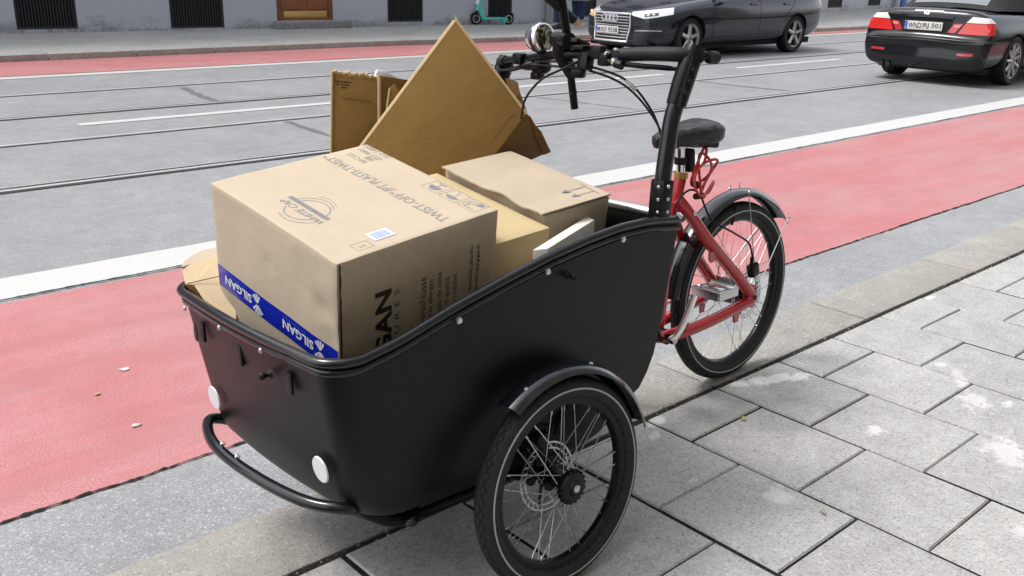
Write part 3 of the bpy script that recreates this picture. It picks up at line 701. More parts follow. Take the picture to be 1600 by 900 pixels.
# side panels, a little proud, with a round lower rear corner
def panel_rear(t): return lerp([(0.02, -1.02), (.035, -.965), (.06, -.935), (.10, -.912), (.16, -.895), (.30, -.872), (.6, -.835), (1, -.800)], t)
for s in (-1, 1):
    mb = MB(); nt_, nx = 18, 14; TT = [.02, .03, .045, .07, .1, .14]+[.2+.75*i/11 for i in range(12)]
    g0 = []
    for t in TT:
        for j in range(nx+1):
            x = -1.50+(panel_rear(t)+1.50)*j/nx; g0.append(tp(x, s*(hw(t)+.001-.0072*(1-sm((x+1.50)/.22))), t))
    o = Vector((0, s*.006, 0)); m_ = len(g0); w_ = nx+1
    mb.add(g0+[p+o for p in g0], [])
    F = []
    for i in range(len(TT)-1):
        for j in range(nx):
            q = (i*w_+j, i*w_+j+1, (i+1)*w_+j+1, (i+1)*w_+j); F.append(tuple(x+m_ for x in q)); F.append(q[::-1])
    bd = [j for j in range(w_)]+[i*w_+nx for i in range(1, len(TT))]+[(len(TT)-1)*w_+j for j in range(nx-1, -1, -1)]+[i*w_ for i in range(len(TT)-2, 0, -1)]
    F += [(bd[i], bd[(i+1) % len(bd)], bd[(i+1) % len(bd)]+m_, bd[i]+m_) for i in range(len(bd))]
    mb.f += F; mb.build('side_panel', M_tub, tub, True, 40)
# rolled rim: runs round the top edge, open at the back
rp = [Vector((x, y, zrim(x)+.002)) for x, y in ring(1.0, -.004)]
rimo = MB().tube(rp, .0105, 12, True, False, (.9, (0, 0, 1))).build('tub_rim', M_rim, bike, True, 60)
MB().tube([p+Vector((0, 0, -.019)) for p in [Vector((x, y, zrim(x))) for x, y in ring(1.0, -.003)]], .0030, 8, True, False, (2.2, (0, 0, 1))).build('rim_lip', M_rim, rimo, True, 60)
def bolt(par, c, nrm, r=.006, d=.004, mat=M_alu, name='bolt'):
    q = Vector(nrm).to_track_quat('Z', 'Y').to_matrix().to_4x4()
    return MB().lathe([(.0001, d), (r*.6, d*.95), (r*.95, d*.5), (r, 0), (.0001, 0)], 12, Matrix.Translation(Vector(c))@q).build(name, mat, par)
for x in (-1.428, -1.19, -.957): 
    for s in (-1, 1): bolt(rimo, (x, s*.352, zrim(x)-.022), (0, s, 0), .0075, .005)
for s in (-1, 1): bolt(rimo, (-.752, s*.345, .728), (.3, s*.7, .6), .009, .007)
for y in (.245, .075, -.105): bolt(rimo, (-1.722, y, .572), (-1, 0, 0), .0065, .005)
# front face: slot, ribs, knobs
MB().lathe([(.0001, .002), (.016, .002), (.018, 0)], 18, Matrix.Translation((-1.7130, .222, .520))@Matrix.Rotation(R(-90), 4, 'Y')@Matrix.Diagonal((1.25, .55, 1, 1))).build('slot_hole', M_dark, tub)
for y, z, h in ((.196, .527, .045), (.02, .522, .045), (-.185, .524, .045)):
    MB().box((-1.7090, y, z), (.007, .020, h), None, .003).build('rib', M_tub, tub)
def knob(par, c, nrm):
    q = Vector(nrm).to_track_quat('Z', 'Y').to_matrix().to_4x4()
    MB().lathe([(.0001, .026), (.006, .025), (.0085, .019), (.006, .013), (.0045, .008), (.006, .004), (.010, 0)], 14, Matrix.Translation(Vector(c))@q).build('rubber_knob', M_rub, par)
knob(tub, (-1.712, -.115, .523), (-1, .0, 0)); knob(tub, (-1.12, -.342, .655), (0, -1, 0))
for y in (-.236, .228):
    MB().lathe([(.0001, .003), (.0265, .003), (.028, 0)], 28, Matrix.Translation((-1.6845, y, .353))@Matrix.Rotation(R(-95), 4, 'Y')).build('reflector', M_refl, tub)
MB().lathe([(.0001, .002), (.011, .002), (.012, 0)], 16, Matrix.Translation((-1.60, -.3055, .335))@Matrix.Rotation(R(90), 4, 'X')).build('plug', M_blk, tub)

# --- bumper and chassis
bp = spline([(-1.600, .255, .245), (-1.650, .275, .272), (-1.690, .266, .282), (-1.728, .165, .282), (-1.738, .041, .281), (-1.727, -.118, .281), (-1.702, -.224, .280), (-1.660, -.280, .276), (-1.615, -.262, .252)], 6)
bum = MB().tube(bp, .0125, 14).build('bumper_bar', M_gloss, bike)
for p in ((-1.733, .108, .296), (-1.737, .030, .296)): MB().sphere((p[0]+.004, p[1], p[2]-.001), .0055, 10, 8).tube([(p[0]+.006, p[1]-.006, p[2]), (p[0]+.006, p[1]+.006, p[2])], .0035, 8).build('bumper_pin', M_alu, bum)
for s in (-1, 1):
    ch = MB().tube(spline([(-1.63, s*.262, .258), (-1.585, s*.252, .222), (-1.53, s*.250, .186), (-1.45, s*.250, .176), (-1.2, s*.25, .176), (-.92, s*.24, .19), (-.80, s*.20, .24)], 5), .015, 12).build('chassis_rail', M_frameblk, bike)
    MB().lathe([(.0001, .014), (.012, .013), (.0145, .008), (.0145, 0)], 18, Matrix.Translation((-1.500, s*.264, .182))@Matrix.Rotation(R(90 if s < 0 else -90), 4, 'X')).build('end_cap', M_rim, ch)
for x, z in ((-1.50, .18), (-1.215, .19), (-.95, .19)): MB().tube([(x, -.25, z), (x, .25, z)], .016, 12).build('cross_tube', M_frameblk, bike)
MB().box((-1.195, 0, .195), (.58, .47, .062), None, .012).build('tub_shade_tray', M_frameblk, bike)  # added filler: shuts out light under the tub, deepens the shade below

# --- wheels
def rotmat(a): return Matrix.Rotation(a, 4, 'Z')
SPK = {}
def make_wheel(name, centre, lean, Ro, sec, Rs, outer, rotor_h, rotor_r, big_cap, hubw=.028, hub_r=.015):
    """axle along local Z; outer=+1: local +Z is the side with the cap"""
    Rc = Ro-sec; Rr = Rc-sec*.62; mt = Matrix.Translation(Vector(centre))@Matrix.Rotation(lean, 4, 'X')@Matrix.Rotation(R(90), 4, 'X')
    w = MB().lathe([(Rr+.003, -.0135), (Rr+.003, .0135), (Rr-.006, .0145), (Rr-.016, .0115), (Rr-.021, .004), (Rr-.021, -.004), (Rr-.016, -.0115), (Rr-.006, -.0145)], 72, None, closed_prof=True).build(name, M_frameblk, bike)
    w.matrix_local = mt
    prof = [(Rc+sec*cos(a)*(1.0 if cos(a) > -.2 else .9), sec*sin(a)*.97) for a in [R(-150+300*i/19) for i in range(20)]]
    MB().lathe(prof, 96, None, closed_prof=True).build('tyre', M_tyre, w)
    hh = sqrt(max(1e-6, sec*sec-(Rs-Rc)**2))*.97
    for s in (-1, 1):
        MB().lathe([(Rs-.002, s*(hh-.0012)), (Rs-.002, s*(hh+.0006)), (Rs+.0016, s*(hh+.0006)), (Rs+.0016, s*(hh-.0012))], 96, None, closed_prof=True).build('reflective_stripe', M_stripe, w)
    hub = MB().lathe([(.0001, -hubw-.012), (.008, -hubw-.012), (.011, -hubw-.004), (.029, -hubw-.003), (.029, -hubw+.003), (hub_r, -hubw+.007), (hub_r, hubw-.007), (.029, hubw-.003), (.029, hubw+.003), (.012, hubw+.004), (.008, hubw+.012), (.0001, hubw+.012)], 28, None)
    if big_cap:
        s = outer
        hub.lathe([(.0001, s*(hubw+.020)), (.015, s*(hubw+.020)), (.018, s*(hubw+.014)), (.033, s*(hubw+.012)), (.036, s*(hubw+.006)), (.036, s*(hubw-.002)), (.029, s*(hubw-.006))], 32)
        for i in range(18): a = 2*pi*i/18; hub.box((.036*cos(a), .036*sin(a), s*(hubw+.004)), (.006, .006, .012), (0, 0, a))
    hb = hub.build('hub', M_frameblk, w, True, 30)
    if big_cap: bolt(hb, (0, 0, outer*(hubw+.020)), (0, 0, outer), .009, .004, M_alu, 'axle_bolt')
    key = (round(Ro, 3), hubw)
    if key not in SPK:
        SPK[key] = []
        for f, h in ((1, hubw), (-1, -hubw)):
            for lead in (1, -1):
                a0 = 0.0 if f > 0 else R(10); a1 = a0+lead*R(28)+ (R(5) if lead > 0 else -R(5))*0
                mb = MB().tube([(.026*cos(a0+lead*R(62)), .026*sin(a0+lead*R(62)), h*(1.02 if lead > 0 else .95)), ((Rr-.019)*cos(a0+lead*R(5)), (Rr-.019)*sin(a0+lead*R(5)), f*.003)], .00115, 6)
                mb.tube([((Rr-.032)*cos(a0+lead*R(5)), (Rr-.032)*sin(a0+lead*R(5)), f*.0045), ((Rr-.017)*cos(a0+lead*R(5)), (Rr-.017)*sin(a0+lead*R(5)), f*.003)], .0017, 6)
                me = mb.build('spoke', M_spoke, None); SPK[key].append(me.data); bpy.data.objects.remove(me)
    for me in SPK[key]:
        for q in range(9):
            o = bpy.data.objects.new('spoke', me); COL.objects.link(o); o.parent = w; o.rotation_euler = (0, 0, R(40*q))
    if rotor_r:
        rt = MB(); h = rotor_h
        for a, b in ((rotor_r-.004, rotor_r), (rotor_r-.017, rotor_r-.013)): rt.lathe([(a, h-.001), (a, h+.001), (b, h+.001), (b, h-.001)], 48, None, closed_prof=True)
        for i in range(30):
            a = 2*pi*i/30; r1, r2 = rotor_r-.014, rotor_r-.003; p = Vector((r1*cos(a), r1*sin(a), h)); q = Vector((r2*cos(a+.10), r2*sin(a+.10), h)); rt.tube([p, q], .0019, 5)
        rt.build('brake_disc', M_alu, w)
        rs_ = MB()
        for i in range(5):
            a = 2*pi*i/5; rs_.tube([(.022*cos(a), .022*sin(a), h), ((rotor_r-.015)*cos(a+.5), (rotor_r-.015)*sin(a+.5), h)], .0035, 6)
        rs_.lathe([(.016, h-.002), (.016, h+.002), (.026, h+.002), (.026, h-.002)], 24, None, closed_prof=True).build('disc_spider', M_frameblk, w)
    return w, mt
def fender(name, mt, Rf, wid, a0, a1, par):
    h = wid/2; q = [R(-78+156*i/10) for i in range(11)]; dep = .020/(1-cos(R(78)))
    prof = [(Rf+.003-dep*(1-cos(a)), h*sin(a)/sin(R(78))) for a in q]+[(Rf+.0008-dep*(1-cos(a))*.98, (h-.0018)*sin(a)/sin(R(78))) for a in reversed(q)]
    return MB().lathe(prof, 40, mt, R(a0), R(a1), True).build(name, M_fender, par, True, 60)
lean = R(-3.8)
for s, zc in ((-1, -.0196), (1, -.030)):
    ln = lean*(-s); up = Vector((0, -sin(ln), cos(ln))); c = Vector((-1.201, s*.4250, zc))+up*.2365
    w, mt = make_wheel('front_wheel', c, ln, .2380, .0265, .2143, -s, s*.044, .080, True)
    fd = fender('fender', mt, .266, .068, 14, 124, bike)
    for a in (20, 70, 112):
        p = mt@Vector((.266*cos(R(a)), .266*sin(R(a)), -s*.012)); bolt(fd, p, mt.to_3x3()@Vector((cos(R(a)), sin(R(a)), 0)), .0055, .004)
    # knuckle, axle arm and caliper on the inner side
    ax = MB().tube([mt@Vector((0, 0, s*.05)), mt@Vector((0, 0, s*.085)), (-1.215, s*.33, .20), (-1.215, s*.24, .19)], [.014, .02, .019, .018], 12)
    ax.box(mt@Vector((-.01, .075, s*.052)), (.035, .028, .060), None, .006)
    ax.tube([mt@Vector((-.02, .07, s*.06)), mt@Vector((-.01, .02, s*.075))], .010, 8).tube([mt@Vector((.0, 0, s*.08)), (-1.235, s*.30, .30)], .012, 8)
    kn = ax.build('axle_knuckle', M_frameblk, bike)
    MB().tube([mt@Vector((.055, .075, s*.066)), mt@Vector((.09, .135, s*.07)), (-1.06, s*.31, .42)], .008, 8).build('fender_stay', M_frameblk, kn)
    MB().tube([(-1.13, s*.37, .20), (-1.13, s*.10, .185)], .008, 8).build('tie_rod', M_alu, kn)
    MB().tube(spline([mt@Vector((0, .09, s*.06)), (-1.16, s*.33, .31), (-1.05, s*.26, .24), (-.95, s*.2, .22)], 5), .003, 6).build('brake_hose', M_rub, kn)
    MB().box((-1.08, s*.335, .155), (.030, .012, .010), None, .003).build('amber_marker', simple('amber_'+str(s), (.45, .17, .03), .3), kn)
rearc = Vector((.014, .022, .2955)); wr, mtr = make_wheel('rear_wheel', rearc, 0.0, .2985, .0265, .272, 1, .062, .080, False, .045, .040)
rf = fender('fender', Matrix.Translation(rearc)@Matrix.Rotation(R(90), 4, 'X'), .338, .070, 37, 172, bike)
# wire stays with clips
for a, ex in ((40, .0), (88, .0)):
    for s in (-1, 1):
        p = rearc+Vector((.335*cos(R(a)), s*.035, .335*sin(R(a)))); st_ = MB().tube([p+Vector((0, 0, .012)), p, (0.012, s*.078, .315)], .0017, 6).build('fender_stay', M_spoke, rf)
        MB().sphere(p+Vector((0, s*.002, 0)), .0055, 10, 8).build('stay_clip', M_alu, st_)
MB().tube([rearc+Vector((-.005, -.010, .346)), rearc+Vector((-.005, -.010, .366))], .0015, 6).build('stay_end', M_spoke, rf)
MB().tube([(-.02, 0, .585), (-.035, 0, .53)], .004, 6).build('light_plug', M_rub, rf)

# --- red rear frame
fr = MB().tube([(-.309, 0, .715), (-.330, 0, .64), (-.356, 0, .50), (-.378, 0, .30), (-.388, 0, .225)], .0185, 16).build('seat_tube', M_redf, bike)
MB().tube([(-.3085, 0, .716), (-.3065, 0, .732)], .0205, 16).build('seat_clamp', M_gold, fr)
for s in (-1, 1):
    ss = MB().tube(spline([(-.335, s*.012, .660), (-.300, s*.034, .610), (-.225, s*.056, .515), (-.10, s*.064, .400), (-.018, s*.070, .318)], 5), .0185, 12, True, False, (1.15, (0, 1, 0))).build('seat_stay', M_redf, bike)
    MB().tube(spline([(-.405, s*.030, .250), (-.34, s*.050, .252), (-.22, s*.062, .262), (-.10, s*.068, .277), (-.010, s*.070, .290)], 5), .0175, 12, True, False, (1.1, (0, 1, 0))).build('chain_stay', M_redf, bike)
    MB().box((-.005, s*.070, .303), (.050, .008, .075), (0, R(20), 0), .004).build('dropout', M_redf, ss)
    MB().prism([(-.016, -.012), (.016, -.012), (.016, .010), (.006, .022), (-.006, .022), (-.016, .010)], .006, Matrix.Translation((-.222, s*.060-.003, .478))@Matrix.Rotation(R(90), 4, 'X')@Matrix.Rotation(R(180), 4, 'Z')).build('bracket_tab', M_redf, ss)
    MB().prism([(-.014, -.012), (.014, -.012), (.010, .016), (-.010, .016)], .006, Matrix.Translation((-.085, s*.066-.003, .250))@Matrix.Rotation(R(90), 4, 'X')@Matrix.Rotation(R(180), 4, 'Z')).build('bracket_tab', M_redf, ss)
bolt(fr, (-.300, -.052, .615), (0, -1, 0), .007, .004)
MB().tube([(-.388, -.045, .250), (-.388, .045, .250)], .023, 18).build('bottom_bracket', M_frameblk, fr)
MB().tube([(-.40, 0, .275), (-.62, 0, .255), (-.82, 0, .24)], .018, 12).build('lower_beam', M_redf, bike)
MB().tube([(-.345, 0, .575), (-.55, 0, .50), (-.77, 0, .44)], .018, 12).build('upper_beam', M_redf, bike)
MB().tube([(-.418, -.045, .268), (-.33, -.062, .276)], .008, 8).build('cable_guide', M_redf, bike)
# hub gear, sprocket side, caliper
MB().tube([(0, -.036, .30), (0, .05, .30)], .040, 22).build('hub_gear', M_frameblk, wr).matrix_parent_inverse = mtr.inverted()
MB().box((.014, -.058, .385), (.038, .026, .044), (0, R(-15), 0), .007).tube([(.002, -.058, .40), (.0, -.06, .43)], .006, 8).build('brake_caliper', M_frameblk, bike)
MB().tube([(.0, -.095, .30), (.0, -.07, .30)], .009, 10).build('axle_nut', M_alu, bike)
MB().tube(spline([(-.392, -.045, .60), (-.385, -.05, .66), (-.33, -.05, .690), (-.27, -.045, .665), (-.215, -.05, .585), (-.13, -.07, .535), (-.04, -.07, .485), (.0, -.062, .43)], 6), .0032, 8).build('brake_hose', M_rub, bike)
# crank and pedal
cr = MB().tube(spline([(-.417, -.082, .258), (-.400, -.094, .285), (-.372, -.098, .33), (-.352, -.100, .372), (-.334, -.102, .412)], 4), [.0175, .016]+[.0125]*13+[.0135, .0155], 12, True, False, (.75, (0, 1, 0))).build('crank_arm', M_chrome, bike)
bolt(cr, (-.417, -.093, .258), (0, -1, 0), .010, .004); bolt(cr, (-.334, -.110, .412), (0, -1, 0), .009, .004)
MB().tube([(-.417, -.085, .258), (-.388, -.04, .25)], .012, 10).build('crank_axle', M_frameblk, cr)
pd = MB().tube([(-.334, -.10, .412), (-.334, -.205, .412)], .006, 8)
for x in (-.038, .038): pd.box((-.334+x, -.162, .412), (.012, .092, .020), None, .003)
for y in (-.120, -.204): pd.box((-.334, y, .412), (.076, .008, .018), None, .003)
pd.box((-.334, -.162, .412), (.020, .070, .026), None, .005)
ped = pd.build('pedal', M_chrome, bike, True, 30)
MB().box((-.334-.045, -.162, .412), (.006, .095, .026), None, .002).box((-.334+.045, -.162, .412), (.006, .095, .026), None, .002).box((-.334, -.210, .412), (.090, .006, .026), None, .002).build('pedal_cage', M_alu, ped)
MB().tube([(-.42, .08, .26), (-.46, .10, .10)], .011, 10).build('crank_arm', M_chrome, bike)
MB().box((-.46, .155, .095), (.09, .10, .022), None, .006).build('pedal', M_blk, bike)
MB().lathe([(.060, -.002), (.060, .002), (.072, .002), (.072, -.002)], 36, Matrix.Translation((-.388, .06, .25))@Matrix.Rotation(R(90), 4, 'X'), closed_prof=True).build('chain_ring', M_alu, bike)
# seat post, saddle with a film over it, lock and lamp bundle
sp = MB().tube([(-.3085, 0, .715), (-.316, 0, .812)], .0135, 16).build('seat_post', M_chrome, bike)
MB().box((-.322, 0, .818), (.055, .045, .022), None, .006).build('seat_bracket', M_alu, sp)
def saddle():
    st = [(-.435, .012, .838, .018), (-.42, .024, .840, .030), (-.385, .032, .842, .036), (-.34, .042, .845, .042), (-.29, .060, .848, .048), (-.25, .074, .850, .056), (-.215, .078, .852, .056), (-.190, .068, .850, .046), (-.175, .040, .845, .030)]
    n = 18; vs = []
    for (x, w, z, h) in st:
        for j in range(n):
            a = 2*pi*j/n; c_, s_ = cos(a), sin(a)
            vs.append((x, w*math.copysign(abs(c_)**.8, c_), z+(h*.55*s_ if s_ > 0 else h*.9*math.copysign(abs(s_)**.7, s_))+.004*sin(x*90+j*2.1)))
    k = len(st); fs = [(i*n+j, (i+1)*n+j, (i+1)*n+(j+1) % n, i*n+(j+1) % n) for i in range(k-1) for j in range(n)]+[tuple(range(n)), tuple((k-1)*n+j for j in range(n))]
    o = MB().add(vs, fs).build('saddle', M_film, bike, True, 180); m = o.modifiers.new('s', 'SUBSURF'); m.levels = m.render_levels = 3; bake(o, True, 180)
    from mathutils import noise
    for v_ in o.data.vertices:                     # the bag is wrinkled
        q = v_.co; w_ = noise.noise(Vector((q.x*24, q.y*42, q.z*40)))+.45*noise.noise(Vector((q.x*60+q.y*30, q.y*80, q.z*70)))
        v_.co = q+v_.normal*(.0026*w_)
    return o
sd_ = saddle()
MB().tube([(-.40, -.025, .825), (-.33, -.02, .815), (-.20, -.028, .828)], .0035, 8).tube([(-.40, .025, .825), (-.33, .02, .815), (-.20, .028, .828)], .0035, 8).build('saddle_rail', M_alu, sd_)
MB().box((-.225, -.03, .815), (.055, .045, .028), (0, .15, 0), .008).build('tool_pouch', M_rub, sd_)
lk = MB().box((-.276, .0, .765), (.030, .034, .070), (0, -.1, 0), .010).tube([(-.313, 0, .757), (-.3125, 0, .777)], .0185, 14).tube([(-.312, 0, .768), (-.275, 0, .768)], .010, 8)
lk.build('lock_bracket', M_rub, bike)
coil = []
for i in range(60):
    a = i/60*2*pi*2.6+1.2; rr = .034+.016*sin(a*.45); coil.append((-.262+.012*sin(a*.6)+rr*cos(a)+.3*(.052+.010*sin(a*.8))*sin(a), -.03+.010*sin(a*1.7)-.0006*i, .742+(.050+.012*sin(a*.8))*sin(a)-.0002*i))
lc = MB().tube(coil, .0042, 8).tube(spline([(-.235, -.03, .815), (-.245, -.04, .79), (-.262, -.045, .76), (-.305, -.04, .735)], 5), .0042, 8).tube(spline([coil[-1], (-.215, -.05, .70), (-.235, -.05, .672), (-.272, -.05, .664)], 6), .0042, 8)
lo = lc.build('spiral_lock_cable', M_redc, bike)
MB().tube([(-.300, -.05, .667), (-.262, -.05, .664)], .0095, 10).tube([(-.30, -.04, .705), (-.278, -.04, .695)], .011, 10).build('lock_head', M_rub, lo)

# --- steering arch: two posts, handlebar, stem gear
for s in (-1, 1):
    zo = 0.0 if s < 0 else -.050
    lo_ = MB().tube(spline([(-.800, s*.325, .735+zo), (-.793, s*.325, .82+zo), (-.780, s*.325, .90+zo), (-.770, s*.325, .955+zo), (-.750, s*.325, 1.00+zo), (-.735, s*.325, 1.035+zo)], 5), .0195, 16).build('handle_post', M_gloss, bike)
    up_ = MB().tube([(-.757, s*.325, .985+zo), (-.738, s*.325, 1.03+zo), (-.705, s*.325, 1.098+zo), (-.698, s*.325, 1.112+zo)], [.0235, .0255, .0255, .023], 16).build('post_sleeve', M_frameblk, lo_)
    for t in (.25, .50, .75):
        p = Vector((-.754, s*.325, 1.000+zo)).lerp(Vector((-.706, s*.325, 1.10+zo)), t)
        MB().lathe([(.0001, .001), (.0075, .001), (.009, 0)], 14, Matrix.Translation(p+Vector((-.0145, s*.0186, -.006)))@Vector((-.6, s*.77, -.2)).to_track_quat('Z', 'Y').to_matrix().to_4x4()).build('hole', M_dark, up_)
        MB().sphere(p+Vector((-.010, s*.021, -.012)), .0075, 10, 8).build('notch_knob', M_rub, up_)
    MB().tube([(-.780, s*.349, .985+zo), (-.735, s*.349, 1.095+zo)], .0035, 8).build('guide_rod', M_frameblk, up_)
    MB().box((-.797, s*.325, .775+zo), (.040, .042, .088), (0, R(5), 0), .008).build('post_clamp', M_frameblk, lo_)
    for z in (.745, .775, .805):
        bolt(lo_, (-.800, s*.347, z+zo), (0, s, 0), .0048, .004); bolt(lo_, (-.819, s*.335, z+zo), (-1, 0, 0), .0045, .004)
MB().tube([(-.785, -.30, .733), (-.785, .30, .733)], .0125, 16).build('rear_cross_bar', M_alu, bike)
hb_pts = spline([(-.660, -.352, 1.0905), (-.729, -.315, 1.0965), (-.752, -.235, 1.0965), (-.776, -.15, 1.0915), (-.792, -.07, 1.0905), (-.797, .0, 1.088), (-.792, .08, 1.080), (-.775, .16, 1.070), (-.752, .24, 1.062), (-.740, .30, 1.056), (-.705, .345, 1.052)], 5)
hbar = MB().tube(hb_pts, .0110, 14).build('handlebar', M_frameblk, bike)
def along(a, b, n=7): return [hb_pts[int(a+(b-a)*i/(n-1))] for i in range(n)]
MB().tube(along(2, 14), .0165, 16).build('grip', M_rub, hbar); MB().tube(along(43, 49), .0130, 16).build('grip', M_rub, hbar)
MB().tube([(-.680, -.352, 1.0905), (-.652, -.352, 1.0885)], .0145, 16).build('bar_end', M_rub, hbar)
for pts in ([(-.783, -.125, 1.085), (-.790, -.15, 1.076), (-.772, -.215, 1.070), (-.742, -.275, 1.066), (-.722, -.315, 1.062)], [(-.785, .125, 1.060), (-.795, .16, 1.050), (-.775, .22, 1.040), (-.745, .30, 1.032)]):
    lv = MB().tube(spline(pts, 5), [.009]*4+[.0065]*(len(pts)*5-5-7)+[.005]*4, 10).build('brake_lever', M_frameblk, hbar)
MB().box((-.783, -.128, 1.082), (.032, .034, .034), None, .008).box((-.772, -.158, 1.085), (.036, .030, .040), None, .008).tube([(-.795, -.17, 1.074), (-.795, -.19, 1.070)], .011, 10).build('lever_clamp', M_frameblk, hbar)
for p in ((-.775, -.150, 1.100), (-.790, -.135, 1.092), (-.798, -.165, 1.078)): bolt(hbar, p, (-.5, -.6, .5), .008, .009, M_chrome)
MB().box((-.792, -.070, 1.078), (.030, .034, .052), (0, .2, 0), .008).box((-.802, -.055, 1.045), (.022, .035, .022), (0, 0, .4), .006).box((-.790, -.055, 1.106), (.05, .05, .012), (0, .1, 0), .004).build('display_bracket', M_frameblk, hbar)
MB().box((-.787, -.104, 1.098), (.026, .04, .030), None, .006).build('switch_box', M_frameblk, hbar)
stm = MB().tube([(-.797, .005, 1.128), (-.800, .012, 1.092), (-.772, -.005, 1.04)], [.024, .021, .018], 14).tube([(-.812, -.032, 1.122), (-.79, .036, 1.122)], .020, 14).box((-.790, -.03, 1.118), (.05, .06, .012), (0, .3, 0), .004)
stm.build('stem', M_frameblk, bike)
rod = MB().tube([(-.792, -.005, 1.11), (-.767, -.010, .953)], .0098, 14).tube([(-.792, -.01, 1.11), (-.817, -.008, 1.225), (-.84, -.008, 1.34)], .0110, 14).build('accessory_rod', M_frameblk, bike)
MB().tube([(-.7735, -.010, .992), (-.774, -.010, .998)], .0102, 12).build('rod_joint', M_rub, rod)
MB().tube([(-.766, .0, 1.170), (-.812, .0, 1.198), (-.857, .0, 1.225), (-.93, .0, 1.268)], .0115, 12).build('diagonal_tube', M_rub, bike)
# lamp: chromed bowl with a dark ring and a clear face turned to the rider
lm = Matrix.Translation((-.794, .085, 1.126))@Matrix.Scale(1.18, 4)@Vector((-.02, -.98, .12)).to_track_quat('Z', 'Y').to_matrix().to_4x4()
lamp = MB().lathe([(.0001, -.036), (.014, -.034), (.025, -.026), (.031, -.012), (.0325, .002), (.030, .010), (.027, .012)], 32, lm).build('headlamp', M_chrome, bike)
MB().lathe([(.0318, -.006), (.0340, -.004), (.0340, .000), (.0326, .003)], 32, lm).build('lamp_ring', simple('violet_black', (.02, .015, .06), .3), lamp)
g = NT('bell_face'); v = g.obj(); f = g.noise(v, 55, 4, .7, 1.5); M_face = g.done(g.mix(g.ramp(f, [(.42, 0.0), (.58, 1.0)]), (.015, .014, .012), (.40, .36, .28)), .12, .8)
MB().lathe([(.0001, .017), (.012, .0165), (.022, .014), (.0275, .0115)], 28, lm).build('lamp_face', M_face, lamp)
MB().lathe([(.009, .019), (.009, .021), (.011, .021), (.011, .019)], 20, lm@Matrix.Translation((.006, .004, -.001)), closed_prof=True).build('lamp_boss', M_alu, lamp)
MB().tube([(-.794, .085, 1.095), (-.790, .085, 1.075)], .012, 10).build('lamp_foot', M_frameblk, lamp)
MB().sphere((-.768, .115, 1.052), .028, 14, 10, (1.0, 1.1, .8)).box((-.775, .150, 1.056), (.035, .03, .03), None, .008).box((-.770, .125, 1.028), (.028, .03, .02), None, .006).build('gear_shifter', M_frameblk, hbar)
MB().box((-.786, .175, 1.070), (.03, .036, .030), None, .008).build('lever_clamp', M_frameblk, hbar)
# cables
for pts in ([(-.80, .10, 1.066), (-.80, .02, 1.070), (-.785, -.06, 1.064), (-.752, -.16, 1.035), (-.730, -.22, .975), (-.715, -.25, .905), (-.715, -.27, .80), (-.74, -.27, .70)],
            [(-.800, .12, 1.058), (-.80, .03, 1.058), (-.782, -.07, 1.052), (-.755, -.165, 1.020), (-.735, -.235, .955), (-.725, -.27, .885), (-.73, -.28, .78)],
            [(-.905, .04, .935), (-.900, .03, .985), (-.866, .01, 1.030), (-.820, -.01, 1.052), (-.795, -.05, 1.074), (-.785, -.09, 1.082)]):
    MB().tube(spline(pts, 8), .0030, 8).build('cable', M_rub, bike)
MB().tube([(-.752, -.165, 1.032), (-.742, -.19, 1.010)], .0045, 8).build('cable_tie', M_alu, bike)

# ---------------------------------------------------------------- cardboard
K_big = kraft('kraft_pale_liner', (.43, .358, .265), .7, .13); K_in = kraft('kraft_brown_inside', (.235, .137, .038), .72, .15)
K_mid = kraft('kraft_mid', (.405, .335, .25)); K_warm = kraft('kraft_yellowish', (.46, .36, .20)); K_edge = kraft('kraft_cut_edge', (.48, .36, .20), .9); K_dark_shade = kraft('kraft_dark_shade', (.18, .10, .035))  # darkest one: kraft inside with the bent flap's shade put into its colour
K_light = kraft('kraft_light', (.54, .42, .27))
M_ink = simple('grey_ink', (.16, .16, .175), .7, 0, .25, 60); M_inkf = simple('faint_grey_ink', (.20, .185, .175), .7, 0, .2, 60); M_inkb = simple('black_ink', (.018, .016, .014), .65, 0, .3, 40)
M_tape = simple('blue_tape', (.007, .019, .33), .22, 0, .12, 18, .15, 40, coat=.3); M_tapew = simple('tape_white', (.62, .63, .68), .35)
M_tapef = simple('tape_pale_blue', (.06, .10, .50), .3); M_label = simple('label_paper', (.50, .52, .56), .5); M_barc = simple('label_bars', (.27, .34, .54), .5)
